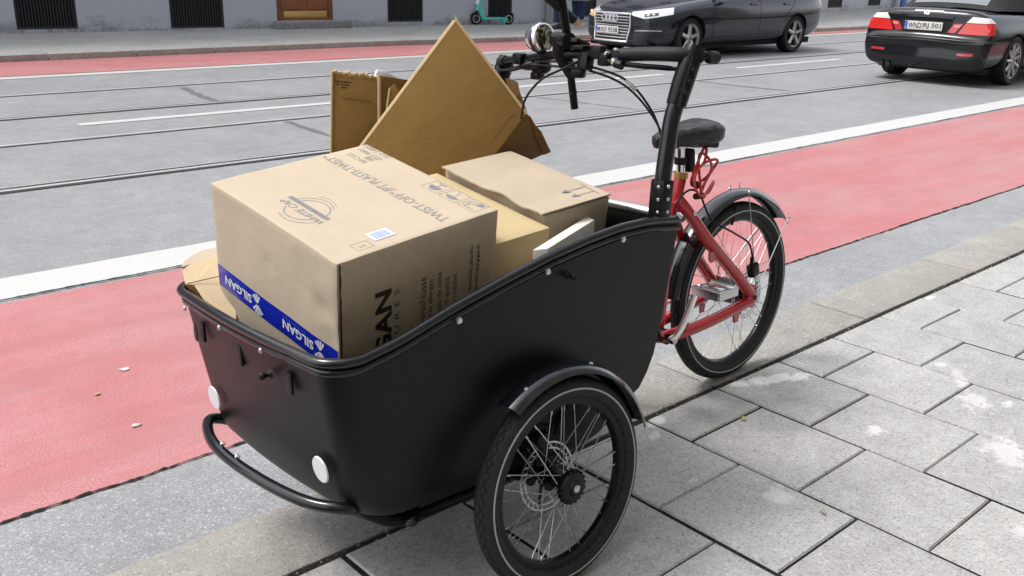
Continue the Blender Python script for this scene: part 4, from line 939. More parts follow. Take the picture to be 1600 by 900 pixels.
def carton(name, label, frame, dims, mat, seed=0, warp=.0016, n=10, dents=()):
    """box with local x,y along its top and z down; panels slightly bowed, edges soft and unequal"""
    t = thing(name, label, 'cardboard box', group='cardboard boxes loaded in the tub'); t.matrix_world = BIKE@frame
    a, b, c = dims; r2 = random.Random(seed); bm = bmesh.new(); bmesh.ops.create_cube(bm, size=1.0)
    bmesh.ops.subdivide_edges(bm, edges=list(bm.edges), cuts=n, use_grid_fill=True)
    from mathutils import noise
    for v in bm.verts:
        p = v.co+Vector((.5, .5, .5)); q = Vector((p.x*a, p.y*b, p.z*c)); d = noise.noise_vector(q*9+Vector((seed*3.1, 0, 0)))*warp
        bow = [16*p.y*(1-p.y)*p.z*(1-p.z), 16*p.x*(1-p.x)*p.z*(1-p.z), 0]
        q.x += d.x+(.0025*bow[0]*(1 if p.x > .5 else -1) if p.x in (0, 1) else 0); q.y += d.y+(.0025*bow[1]*(1 if p.y > .5 else -1) if p.y in (0, 1) else 0)
        q.z += d.z*.5
        for (fa, u, w, rr, dp_) in dents:      # knocks: face, place, size, depth
            if fa == 'front' and p.y == 0: q.y += dp_*math.exp(-((q.x-u)**2+(q.z-w)**2)/rr**2)*(1+.6*noise.noise(q*70))
            if fa == 'right' and p.x == 0: q.x += dp_*math.exp(-((q.y-u)**2+(q.z-w)**2)/rr**2)*(1+.6*noise.noise(q*70))
            if fa == 'top' and p.z == 0: q.z += dp_*math.exp(-((q.x-u)**2+(q.y-w)**2)/rr**2)*(1+.6*noise.noise(q*70))
        v.co = q
    bmesh.ops.bevel(bm, geom=[e for e in bm.edges if e.calc_face_angle(0) > R(60)], offset=.0022, segments=2, profile=.5, affect='EDGES')
    me = bpy.data.meshes.new('carton'); bm.to_mesh(me); bm.free(); me.materials.append(mat)
    me.polygons.foreach_set('use_smooth', [True]*len(me.polygons)); me.set_sharp_from_angle(angle=R(40))
    o = bpy.data.objects.new('carton', me); COL.objects.link(o); o.parent = t
    return t, o
def frame(p, cols): return Matrix.Translation(Vector(p))@Matrix((cols[0], cols[1], cols[2])).to_4x4()
FB = frame((-1.6355, -.26, .7616), ((-.0548, .9952, .0813), (.9783, .0372, .2040), (.2000, .0907, -.9756)))
A_, B_, C_ = .4599, .4067, .40
big, bigc = carton('cardboard_box', 'largest pale brown cardboard box with blue tape across its front and grey print on top', FB, (A_, B_, C_), K_big, 3, .0016, 30, (('front', .050, .120, .022, .0055), ('front', .020, .175, .018, .004), ('front', .030, .060, .03, -.002), ('front', .075, .145, .03, -.0025), ('front', .24, .10, .012, .0025), ('front', .43, .33, .03, .004), ('front', .40, .28, .018, .003), ('right', .02, .15, .03, .003), ('top', .02, .02, .03, .0025), ('top', .44, .02, .03, .002), ('right', .36, .03, .03, .003)))
# --- top print; x = a (towards the far side), y = b (towards the saddle); text stands on its head for the viewer
EX, EY = (1, 0, 0), (0, -1, 0); ZT = .0006
for tx, x, y, w, h in (('TWIST-OFF', .022, .296, .165, .026), ('®', .190, .282, None, .010), ('/PT PLASTI-TWIST', .204, .297, .232, .026), ('®', .440, .284, None, .010), ('ISO 14001', .362, .404, .088, .0145), ('ISO 9001', .362, .381, .080, .0145), ('BRCGS', .366, .342, .066, .0145)):
    mb = MB(); put_text(mb, tx, (x, y, 0), EX, EY, w, h, ZT, .006 if h > .02 else 0); mb.build('printed_lettering', M_inkf, bigc, False)
mb = MB(); put_text(mb, 'BR', (.372, .362, 0), EX, EY, .018, .011, ZT)
for (x, y, w, h) in ((.366, .3665, .026, .0018), (.366, .3485, .026, .0018), (.366, .3485, .0018, .0198), (.390, .3485, .0018, .0198)): mb.add([(x, y, -ZT), (x+w, y, -ZT), (x+w, y+h, -ZT), (x, y+h, -ZT)], [(0, 1, 2, 3)])
mb.build('printed_badge', M_inkf, bigc, False)
def flat(mb, poly): mb.add([(x, y, -ZT) for x, y in poly], [tuple(range(len(poly)))]); return mb
def line2(mb, pts, w):
    for (x0, y0), (x1, y1) in zip(pts, pts[1:]):
        d = Vector((x1-x0, y1-y0)); 
        if d.length < 1e-6: continue
        d.normalize(); n_ = Vector((-d.y, d.x))*w/2; flat(mb, [(x0+n_.x, y0+n_.y), (x1+n_.x, y1+n_.y), (x1-n_.x, y1-n_.y), (x0-n_.x, y0-n_.y)])
    return mb
lg = MB(); flat(lg, [(.162, .088), (.302, .088), (.302, .0995), (.162, .0995)]); put_text(lg, 'WHITE CAP', (.156, .0815, 0), EX, EY, .142, .0165, ZT, .012, 1.0, .25)
def arc(cx, cy, rx, ry, a0, a1, w):
    n = 26; pts = [(cx+rx*cos(R(a0+(a1-a0)*i/n)), cy+ry*sin(R(a0+(a1-a0)*i/n))) for i in range(n+1)]; line2(lg, pts, w)
arc(.225, .085, .048, .046, 20, 160, .0022); arc(.230, .085, .054, .056, 15, 125, .0016); arc(.235, .084, .062, .066, 60, 120, .0012)
arc(.225, .082, .046, .042, 205, 335, .0022); arc(.220, .082, .056, .054, 200, 300, .0016)
lg.build('printed_logo', M_ink, bigc, False)
# handling symbols in thin frames: glass, umbrella, food contact
n_ = 14
for cx in (.166, .106, .046):
    fr_ = MB(); x0, x1, y0, y1 = cx-.025, cx+.025, .353, .402
    line2(fr_, [(x0, y0), (x1, y0), (x1, y1), (x0, y1), (x0, y0)], .0012); fr_.build('symbol_frame', M_inkf, bigc, False)
ic = MB(); flat(ic, [(.166+.0175*cos(pi*i/n_), .3785-.0185*sin(pi*i/n_)) for i in range(n_+1)]); flat(ic, [(.1648, .3785), (.1672, .3785), (.1672, .394), (.1648, .394)]); flat(ic, [(.154, .394), (.178, .394), (.178, .3975), (.154, .3975)]); ic.build('glass_symbol', M_ink, bigc, False)
ic = MB(); flat(ic, [(.106+.018*cos(pi*i/n_), .374-.014*sin(pi*i/n_)) for i in range(n_+1)]+[(.106-.018+.036*i/6, .374-(.003 if i % 2 else 0)) for i in range(7)])
line2(ic, [(.106, .372), (.106, .393), (.110, .396), (.114, .393)], .0016); ic.build('umbrella_symbol', M_ink, bigc, False)
ic = MB(); line2(ic, [(.030, .362), (.062, .362), (.056, .378), (.047, .382), (.047, .394), (.040, .397)], .002); line2(ic, [(.055, .392), (.064, .385), (.061, .374)], .002); flat(ic, [(.028, .384), (.042, .379), (.040, .397), (.027, .396)]); ic.build('recycling_symbol', M_ink, bigc, False)
# sticker and size box
lb = MB().add([(.0325+.035*i/6, .1105+.052*j/6, -.003) for i in range(7) for j in range(7)], [(i*7+j, i*7+j+1, (i+1)*7+j+1, (i+1)*7+j) for i in range(6) for j in range(6)]).build('sticker', M_label, bigc, False)
br = MB(); y = .1190
rb = random.Random(5)
while y < .152: w = rb.choice((.0009, .0016, .0024)); br.add([(.038, y, -.0036), (.062, y, -.0036), (.062, y+w, -.0036), (.038, y+w, -.0036)], [(0, 1, 2, 3)]); y += w+rb.choice((.0014, .0022))
br.build('sticker_bars', M_barc, lb, False)
sb = MB(); line2(sb, [(.018, .061), (.046, .061), (.046, .098), (.018, .098), (.018, .061)], .0012); sb.build('size_frame', M_inkf, bigc, False)
sb = MB(); put_text(sb, 'S', (.026, .086, 0), EX, EY, None, .014, ZT); sb.build('size_letter', M_ink, bigc, False)
# --- front: blue tape, print upside down
TZ0, TZ1 = .193, .246; YF = -.0044
tp_ = MB(); nseg = 90; nrow = 8
vs = [(.0028+(A_-.0050)*i/nseg, -.006, TZ0+(TZ1-TZ0)*k_/nrow) for i in range(nseg+1) for k_ in range(nrow+1)]
tp_.add(vs, [(i*(nrow+1)+k_, i*(nrow+1)+k_+1, (i+1)*(nrow+1)+k_+1, (i+1)*(nrow+1)+k_) for i in range(nseg) for k_ in range(nrow)]); tape = tp_.build('tape', M_tape, bigc, True, 180)
def front_text(mb, s, a, z, w, h, bold=0, space=1.0): put_text(mb, s, (a, YF-.0026, z), (1, 0, 0), (0, 0, 1), w, h, 0, bold, space)
for a in (.078, .310):
    tw = MB(); tf = MB()
    front_text(tw, 'SILGAN', a+.004, .2085, .112, .0215, .03); front_text(tf, 'CLOSURES', a+.030, .1985, .082, .0072, 0, 1.4)
    for k_ in range(5):
        c0 = a-.020; th = R(-46+23*k_)
        for up in (1, -1):
            w0, w1 = .0018, .0062; r0, r1 = .003, (.026 if up > 0 else .0235)
            d = Vector((sin(th), up*cos(th))); n2 = Vector((d.y, -d.x))
            if up < 0 and k_ in (0,): continue
            q = [(c0+d.x*r0+n2.x*w0*.5, .2195+d.y*r0+n2.y*w0*.5), (c0+d.x*r1+n2.x*w1*.5, .2195+d.y*r1+n2.y*w1*.5), (c0+d.x*r1-n2.x*w1*.5, .2195+d.y*r1-n2.y*w1*.5), (c0+d.x*r0-n2.x*w0*.5, .2195+d.y*r0-n2.y*w0*.5)]
            q = [(x, max(TZ0+.001, min(TZ1-.001, z))) for x, z in q]
            tw.add([(x, YF-.0026, z) for x, z in q], [(0, 1, 2, 3)])
    tw.build('tape_lettering', M_tapew, tape, False); tf.build('tape_small_lettering', M_tapef, tape, False)
# --- right side: lettering that climbs the panel
def side_text(mb, s, b, ztop, h, length=None, bold=0, space=1.0):
    V, F = text_mesh(s, bold, space); x1 = max(p.x for p in V); x0 = min(p.x for p in V); y1 = max(p.y for p in V); y0 = min(p.y for p in V)
    k = h/(y1-y0); L = length or (x1-x0)*k
    put_text(mb, s, (-.0055, b, ztop+L), (0, 0, -1), (0, -1, 0), L, h, 0, bold, space)
for tx, b_, zt, h, L, bo, sp_ in (('SILGAN', .126, .092, .041, .235, .035, 1.0), ('CLOSURES', .144, .100, .0115, .222, 0, 1.7), ('Metallverschlüsse', .212, .094, .0168, None, 0, 1), ('Fermetures allongen', .2335, .106, .016, None, 0, 1), ('Tapas de calité', .258, .097, .016, None, 0, 1),
                                  ('Capsule di qualità', .279, .115, .0168, None, 0, 1), ('Tapas con calidad', .300, .116, .016, None, 0, 1), ('Zamknięcia wysokiej jakości', .343, .062, .0168, None, 0, 1), ('Укупорочные качественные', .362, .066, .016, None, 0, 1)):
    pr = MB(); side_text(pr, tx, b_, zt, h, L, bo, sp_); pr.build('printed_lettering', M_inkb, bigc, False)
# worn slit down the near corner
sl_ = MB(); r2 = random.Random(4); vs = []
for i in range(40):
    z = .004+.36*i/39; w = .0022+.0022*r2.random(); vs += [(-.0024, .0035+r2.uniform(-.0006, .0006), z), (-.0024, .0035+w, z)]
sl_.add(vs, [(2*i, 2*i+1, 2*i+3, 2*i+2) for i in range(39)]); sl_.build('corner_slit', M_dark, bigc, False)

# lay print, tape and stickers on to the slightly uneven panels
bvc = BVHTree.FromPolygons([v.co.copy() for v in bigc.data.vertices], [tuple(p.vertices) for p in bigc.data.polygons])
def lay(o, d, off):
    d = Vector(d)
    for v in o.data.vertices:
        h = bvc.ray_cast(v.co-d*.05, d, .12)
        if h[0] is not None: v.co = h[0]-d*off
for o in list(bigc.children):
    nm = o.name.split('.')[0]; c = sum((v.co for v in o.data.vertices), Vector())/len(o.data.vertices)
    if nm in ('corner_slit', 'tape'):
        if nm == 'tape': lay(o, (0, 1, 0), .0006)
    elif abs(c.z) < .02: lay(o, (0, 0, 1), .0010 if nm == 'sticker' else .0004)
    elif c.x < .0 and c.z > .02: lay(o, (1, 0, 0), .0005)
for o in tape.children: lay(o, (0, 1, 0), .0014)
for o in lb.children: lay(o, (0, 0, 1), .0015)

# --- box beside the saddle end, with up-arrows; its lid overhangs a yellower box
F2 = frame((-1.062, -.20, .754), ((-.0376, .9982, .0476), (.9817, .0280, .1886), (.1869, .0538, -.9809)))
b2, b2c = carton('cardboard_box', 'pale cardboard box with two printed arrows on its lid behind the tub side', F2@Matrix.Translation((0, .012, .005)), (.354, .222, .30), K_mid, 8)
ld = MB(); r2 = random.Random(2); nn_ = 24
edge = [(.354*i/nn_, -.0135+(.002*sin(i*.9)+r2.uniform(-.0015, .0015)), .0+(.004*sin(i*.5) if 3 < i < 20 else 0)) for i in range(nn_+1)]
vs = [(x, y, z-.0075) for x, y, z in edge]+[(x, y, z-.0035) for x, y, z in edge]+[(.354*i/nn_, .224, -.0075) for i in range(nn_+1)]+[(.354*i/nn_, .224, -.0035) for i in range(nn_+1)]
m_ = nn_+1
fs = []
for i in range(nn_): fs += [(i, i+1, 2*m_+i+1, 2*m_+i), (m_+i, 3*m_+i, 3*m_+i+1, m_+i+1), (i, m_+i, m_+i+1, i+1), (2*m_+i, 2*m_+i+1, 3*m_+i+1, 3*m_+i)]
fs += [(0, 2*m_, 3*m_, m_), (nn_, m_+nn_, 3*m_+nn_, 2*m_+nn_)]
lid = ld.add(vs, fs).build('lid', K_mid, b2, True, 40)
ar = MB(); zz = -.0082+.0
def ln3(pts, w):
    for (x0, y0), (x1, y1) in zip(pts, pts[1:]):
        d = Vector((x1-x0, y1-y0)).normalized(); n2 = Vector((-d.y, d.x))*w/2
        ar.add([(x0+n2.x, y0+n2.y, zz), (x1+n2.x, y1+n2.y, zz), (x1-n2.x, y1-n2.y, zz), (x0-n2.x, y0-n2.y, zz)], [(0, 1, 2, 3)])
ln3([(.086, .208), (.014, .198)], .0022)
for x in (.066, .034):
    ln3([(x, .200), (x+.002, .135)], .0022); ar.add([(x-.008, .148, zz), (x+.002, .122, zz), (x+.012, .147, zz), (x+.002, .142, zz)], [(0, 1, 2, 3)])
ar.build('printed_arrows', M_ink, lid, False)
b3, b3c = carton('cardboard_box', 'yellowish cardboard box squeezed between the largest box and the arrow box', F2@Matrix.Translation((-.026, -.185, .022)), (.40, .188, .26), K_warm, 5)
# --- standing diamond of folded board, with a bent-back flap whose shade is in its colour
def board(name, label, poly, thick, mat, nrm=None):
    """one folded sheet: polygon in bike space with real thickness and a paler cut edge"""
    P = [Vector(p) for p in poly]; n_ = (P[1]-P[0]).cross(P[2]-P[0]).normalized()
    if n_.dot(Vector((-.6, -.75, .1))) < 0: n_ = -n_
    t = thing(name, label, 'cardboard', group='folded cardboard standing in the tub'); t.matrix_world = BIKE
    o = MB().slab(P, -n_*thick).build('sheet', mat, t, True, 30, .0018)
    rim = MB(); k_ = len(P)
    rim.tube([P[i]-n_*thick*.5 for i in range(k_)], thick*.52, 6, False, True)
    return t, o, n_
dp = [(-.916, .280, 1.166), (-.804, .132, .931), (-1.090, .275, .546), (-1.206, .426, .770)]
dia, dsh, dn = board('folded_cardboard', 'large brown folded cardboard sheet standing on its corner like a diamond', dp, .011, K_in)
ap, rt_, lf = Vector(dp[0]), Vector(dp[1]), Vector(dp[3])
MB().tube([ap-dn*.006, lf-dn*.006], .0075, 8, True, False, (.9, tuple(dn))).build('folded_edge', K_edge, dsh)
MB().tube([ap-dn*.006, rt_-dn*.006], .0065, 8, True, False, (.9, tuple(dn))).build('folded_edge', K_edge, dsh)
MB().tube([ap-dn*.006+Vector((.006, -.003, -.012)), ap-dn*.008+Vector((0, 0, .016))], [.008, .0015], 6).build('torn_tip', K_edge, dsh)
c0 = Vector((-1.117, .321, .880)); c1 = Vector((-1.020, .215, .757))
fl = [(-.804, .132, .931), (-.788, .131, .922), (-.768, .137, .899), (-.742, .142, .880), (-.716, .150, .848), (-.686, .160, .819), (-.696, .168, .810), (-.707, .177, .805), (-.728, .193, .793), (-.81, .215, .80), (-.905, .200, .825), (-.885, .178, .862), (-.835, .152, .930)]
flp = MB().slab([Vector(p)+Vector((.001, .002, 0)) for p in fl], (.004, .005, .001)).build('bent_flap', K_dark_shade, dsh, False)
MB().slab([(-.790, .129, .922), (-.768, .135, .899), (-.742, .140, .880), (-.716, .148, .848), (-.688, .158, .817), (-.704, .170, .809), (-.752, .152, .865)], (-.002, -.004, -.001)).build('flap_strip', K_dark_shade, flp, False)
MB().slab([(-.825, .190, 1.02), (-.812, .180, 1.018), (-.800, .168, 1.010), (-.800, .160, .985), (-.794, .155, .965), (-.790, .143, .935), (-.82, .165, .965)], (.004, .005, 0)).build('back_flap', K_dark_shade, dsh, False)
# --- upright opened carton behind it
lc0 = [(-1.173, .477, 1.040), (-1.066, .421, 1.025), (-1.098, .401, .70), (-1.213, .461, .70)]
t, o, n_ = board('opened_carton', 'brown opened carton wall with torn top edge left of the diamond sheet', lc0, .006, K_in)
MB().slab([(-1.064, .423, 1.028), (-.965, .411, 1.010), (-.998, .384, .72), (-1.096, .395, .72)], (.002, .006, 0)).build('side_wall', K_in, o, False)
MB().tube([(-1.066, .420, 1.026), (-1.093, .402, .74)], .0050, 8).build('corner_fold', K_edge, o)
MB().tube([(-1.174, .476, 1.041), (-1.209, .461, .74)], .0035, 8).build('cut_edge', K_edge, o)
r2 = random.Random(11); te = [Vector(lc0[0]).lerp(Vector(lc0[1]), i/26)+Vector((0, 0, r2.uniform(-.003, .004)))-n_*.003 for i in range(27)]
MB().tube(te, [.0045+r2.uniform(-.0015, .002) for _ in te], 6).build('torn_edge', K_edge, o)
td = [Vector(lc0[0]).lerp(Vector(lc0[1]), .03+.92*i/20)+n_*.0012+Vector((0, 0, -.010+r2.uniform(-.002, .002))) for i in range(21)]
dk = MB(); vs = []
for i, p in enumerate(td): vs += [p, p+Vector((0, 0, -(.006+.005*r2.random())))]
dk.add(vs, [(2*i, 2*i+1, 2*i+3, 2*i+2) for i in range(20)]).build('torn_ply', K_dark_shade, o, False)
e1 = (Vector(lc0[1])-Vector(lc0[0])).normalized(); e2 = Vector((0, 0, 1))-n_*n_.z; e2.normalize()
tx = MB(); org = Vector(lc0[0])+n_*.0016
for q in range(3):
    x = .006
    while x < (.052, .040, .026)[q]:
        L = r2.uniform(.003, .007); p = org+e1*(x+.004*q)+e2*(-.024-.0075*q); 
        if r2.random() < (.95, .75, .5)[q]: tx.add([p, p+e1*L, p+e1*L+e2*.0036, p+e2*.0036], [(0, 1, 2, 3)])
        x += L+r2.uniform(.001, .003)
tx.build('smudged_print', M_inkb, o, False)
MB().tube([org+e1*.02-e2*.062+n_*.0006, org+e1*.098-e2*.066+n_*.0006], .0012, 6).build('crease', K_dark_shade, o)
cu = [(-1.074, .388, .87), (-1.069, .384, .953), (-1.062, .379, .998), (-1.052, .372, 1.009), (-1.042, .364, .991), (-1.032, .356, .90), (-1.035, .358, .86)]
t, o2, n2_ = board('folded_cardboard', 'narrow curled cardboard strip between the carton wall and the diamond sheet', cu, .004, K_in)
MB().tube(cu[:3], .0032, 6).build('curled_edge', K_edge, o2)
fo = MB().slab([(-1.052, .460, 1.024), (-1.042, .462, 1.040), (-1.022, .455, 1.037), (-.993, .440, 1.018), (-1.021, .450, 1.010)], (.003, .012, 0)).build('foam_sheet', simple('white_foam', (.62, .63, .68), .7), None, True, 30, .002)
fo.matrix_world = BIKE; tag(fo, 'white foam sheet peeping out behind the torn carton top', 'foam')
# --- small carton leaning in the far front corner
t = thing('small_carton', 'small light brown carton leaning in the front corner of the tub beside the largest box', 'cardboard box', group='cardboard boxes loaded in the tub'); t.matrix_world = BIKE
ps = [(-1.685, .334, .640), (-1.693, .305, .608), (-1.680, .287, .607), (-1.674, .219, .557), (-1.640, .175, .540), (-1.580, .250, .665), (-1.611, .283, .670)]
sm_ = MB().slab(ps, (.020, .020, -.026)).build('carton', K_light, t, False, 30, .002)
MB().slab([(-1.687, .330, .642), (-1.675, .341, .651), (-1.651, .345, .661), (-1.624, .342, .669), (-1.590, .328, .674), (-1.600, .300, .663)], (.003, .002, -.005)).build('top_flap', K_mid, sm_, False)
MB().slab([(-1.694, .304, .6085), (-1.6805, .2865, .6075), (-1.662, .250, .545), (-1.668, .268, .540)], (.005, .006, -.002)).build('side_flap', K_dark_shade, sm_, False)
MB().slab([(-1.690, .300, .6105), (-1.625, .236, .632), (-1.625, .236, .6305), (-1.690, .300, .609)], (-.0012, -.001, .0012)).build('fold_line', K_mid, sm_, False)
# --- white board between the arrow box and the rim
wbp = [(-.891, -.178, .722), (-.901, -.212, .720), (-1.156, -.318, .716), (-1.185, -.300, .714)]
wo_ = MB().slab(wbp, (0, 0, -.12)).build('foam_board', simple('white_styrofoam', (.60, .575, .52), .8, 0, .06, 30, .2, 500), None, True, 30, .003); wo_.matrix_world = BIKE
tag(wo_, 'white foam board tucked between the arrow box and the near tub rim', 'foam board')

# ---------------------------------------------------------------- cars
def paint(name, col, coat=.5, spec=.4):
    g = NT(name); v = g.obj(); d = g.noise(v, 3.0, 5, .65); f = g.noise(v, 90, 3, .7)
    dust = g.math('MULTIPLY', g.ramp(d, [(.45, 0.0), (.75, 1.0)]), g.ramp(f, [(.4, .15), (.7, .5)]))
    return g.done(g.mix(g.math('MULTIPLY', dust, .12), col, (.10, .095, .09)), g.math('ADD', g.math('MULTIPLY', dust, .15), .10), 0.0, None, coat, spec, Coat_Roughness=.05)
M_carblue = paint('midnight_blue_paint', (.012, .015, .024)); M_carblack = paint('black_car_paint', (.005, .006, .008), .22, .28)
M_carplast = simple('bumper_plastic', (.014, .015, .017), .5, 0, .2, 14); M_under = simple('underbody', (.012, .012, .012), .85)
M_cglass = simple('car_glass', (.02, .024, .028), .04, 0, .05); M_lampw = simple('clear_lamp', (.66, .68, .70), .12, .25, .12, 18, coat=.6); M_lampd = simple('lamp_projector', (.10, .11, .12), .1, .7)
M_lampr = simple('red_lamp', (.55, .015, .012), .14, 0, .12, 12, coat=.8); M_lampr2 = simple('dark_red_lamp', (.42, .02, .03), .16, 0, .1, 12, coat=.8); M_lampo = simple('lamp_clear_white', (.62, .60, .57), .14, 0, .08, 12, coat=.8); M_amber = simple('amber_lamp', (.60, .40, .20), .2, 0, .1)
M_plate = simple('number_plate_white', (.58, .58, .56), .4, 0, .04); M_eu = simple('plate_blue', (.015, .09, .42), .4); M_seal = simple('plate_seals', (.42, .36, .30), .5); M_seamd = simple('panel_gap', (.004, .004, .004), .9)
M_satin = simple('satin_chrome', (.72, .72, .73), .3, .55, .08, 20)
M_alloy = simple('alloy_wheel', (.42, .42, .43), .32, .85, .15, 10); M_cloth = simple('soft_top', (.016, .016, .018), .9, 0, .2, 30, .3, 300); M_rearwin = simple('rear_window_sheen', (.20, .215, .23), .08, .2, .1)
def carbody(name, st, parent, mat, axles, rarch, halfw):
    """st: (x, zbottom, wbottom, zmid, wmid, zshoulder, wshoulder, ztop, wtop)"""
    bm = bmesh.new(); rows = []
    for (x, zb, wb2, zm, wm_, zs, ws, zt, wt, *bend) in st:
        half = [(0, zb), (wb2*.7, zb), (wb2, zb+.03), (wm_*.985, zm*.72+zb*.28), (wm_, zm), (wm_*.992, zm*.4+zs*.6), (ws, zs), (wt, zt-.012), (wt*.5, zt), (0, zt+.006)]
        bx = bend[0] if bend else 0
        P = [(x+bx*(w/max(.01, wm_))**2.2, -w, z) for w, z in half]+[(x+bx*(w/max(.01, wm_))**2.2, w, z) for w, z in half[1:-1]][::-1]
        rows.append([bm.verts.new(p) for p in P])
    n = len(rows[0])
    for a, b in zip(rows, rows[1:]):
        for j in range(n): bm.faces.new((a[j], b[j], b[(j+1) % n], a[(j+1) % n]))
    for r_ in (rows[0], rows[-1]): bm.faces.new(r_)
    bmesh.ops.recalc_face_normals(bm, faces=list(bm.faces))
    me = bpy.data.meshes.new(name); bm.to_mesh(me); bm.free()
    o = bpy.data.objects.new(name, me); COL.objects.link(o)
    m = o.modifiers.new('s', 'SUBSURF'); m.levels = m.render_levels = 3
    bake(o, False)
    cut = MB()
    for ax in axles:
        for s in (-1, 1): cut.lathe([(.0001, -.32), (rarch, -.32), (rarch, .32), (.0001, .32)], 48, Matrix.Translation((ax, s*(halfw-.02), .325))@Matrix.Rotation(R(90), 4, 'X'))
    c = cut.build('cut', M_under, None, False)
    b = o.modifiers.new('b', 'BOOLEAN'); b.operation = 'DIFFERENCE'; b.object = c; b.solver = 'EXACT'
    bake(o, True, 32); bpy.data.objects.remove(c)
    o.data.materials.clear(); o.data.materials.append(mat); o.data.materials.append(M_under)
    for p in o.data.polygons:
        p.material_index = 0
        cc = p.center
        for ax in axles:
            if hypot(cc.x-ax, cc.z-.325) < rarch-.012 and abs(cc.y) < halfw-.015: p.material_index = 1
        if p.normal.z < -.8: p.material_index = 1
    o.parent = parent
    bv = BVHTree.FromPolygons([v.co.copy() for v in o.data.vertices], [tuple(p.vertices) for p in o.data.polygons])
    return o, bv
def patch(bv, quad, d, n=10, m=6, off=.004, thick=.0, curve=None):
    """bilinear patch of four points pressed on to the body along direction d"""
    d = Vector(d).normalized(); Q = [Vector(q) for q in quad]; mb = MB(); vs = []
    for i in range(m+1):
        for j in range(n+1):
            u, v = j/n, i/m
            if curve: u, v = curve(u, v)
            p = Q[0]*(1-u)*(1-v)+Q[1]*u*(1-v)+Q[2]*u*v+Q[3]*(1-u)*v
            h = bv.ray_cast(p-d*1.2, d, 3.0)
            vs.append((h[0]+(h[1]*off if h[1].dot(d) < 0 else -h[1]*off)) if h[0] is not None else p-d*off)
    fs = [(i*(n+1)+j, i*(n+1)+j+1, (i+1)*(n+1)+j+1, (i+1)*(n+1)+j) for i in range(m) for j in range(n)]
    bd = [j for j in range(n+1)]+[i*(n+1)+n for i in range(1, m+1)]+[m*(n+1)+j for j in range(n-1, -1, -1)]+[i*(n+1) for i in range(m-1, 0, -1)]
    k = len(vs); bk = off+.02
    mb.add(vs+[vs[i]+d*bk for i in bd], fs+[(bd[i], bd[(i+1) % len(bd)], k+(i+1) % len(bd), k+i) for i in range(len(bd))])
    return mb
def ribbon(bv, pts, d, w=.008, off=.0015, axis=None):
    """thin line pressed on to the body"""
    d = Vector(d).normalized(); P = spline(pts, 8); mb = MB(); vs = []
    for i, p in enumerate(P):
        t = (P[min(i+1, len(P)-1)]-P[max(i-1, 0)]).normalized(); sd_ = t.cross(d).normalized()*w/2
        for q in (p-sd_, p+sd_):
            h = bv.ray_cast(q-d*1.2, d, 3.0); vs.append(h[0]+(h[1] if h[1].dot(d) < 0 else -h[1])*off if h[0] is not None else q)
    mb.add(vs, [(2*i, 2*i+2, 2*i+3, 2*i+1) for i in range(len(P)-1)]); return mb
def car_wheel(parent, c, s, spokes, double, col=M_alloy, Rw=.325, rim_r=.225):
    mt = Matrix.Translation(Vector(c))@Matrix.Rotation(R(90)*(1 if s < 0 else -1), 4, 'X')
    w = MB().lathe([(rim_r, -.10), (Rw-.03, -.112), (Rw-.004, -.09), (Rw, -.05), (Rw, .05), (Rw-.004, .09), (Rw-.03, .112), (rim_r+.006, .10), (rim_r-.006, .085)], 48, mt).build('wheel', M_rub, parent, True, 30)
    r_ = MB().lathe([(rim_r-.004, .095), (rim_r+.006, .102), (rim_r+.004, .09), (rim_r-.018, .075), (rim_r-.03, -.08)], 48, mt)
    for i in range(spokes):
        a0 = 2*pi*i/spokes+.3
        for da in ((-.13, .13) if double else (0,)):
            a = a0+da; b = a0+da*.55; wd = .5 if double else (1.25 if spokes < 7 else .8)
            P = [Vector((.035*cos(a0+da*.8), .035*sin(a0+da*.8), .075)), Vector((.12*cos(b), .12*sin(b), .082)), Vector(((rim_r-.012)*cos(a), (rim_r-.012)*sin(a), .086))]
            r_.tube([mt@p for p in P], [.026*wd+.008, .022*wd+.005, .026*wd+.004], 8)
    r_.lathe([(.0001, .095), (.030, .094), (.045, .080), (.055, .05)], 24, mt); r_.build('rim', col, w, True, 35)
    MB().lathe([(.0001, .02), (rim_r-.02, .02), (rim_r-.02, -.02), (.0001, -.02)], 32, mt).build('brake_drum', M_under, w)
    return w
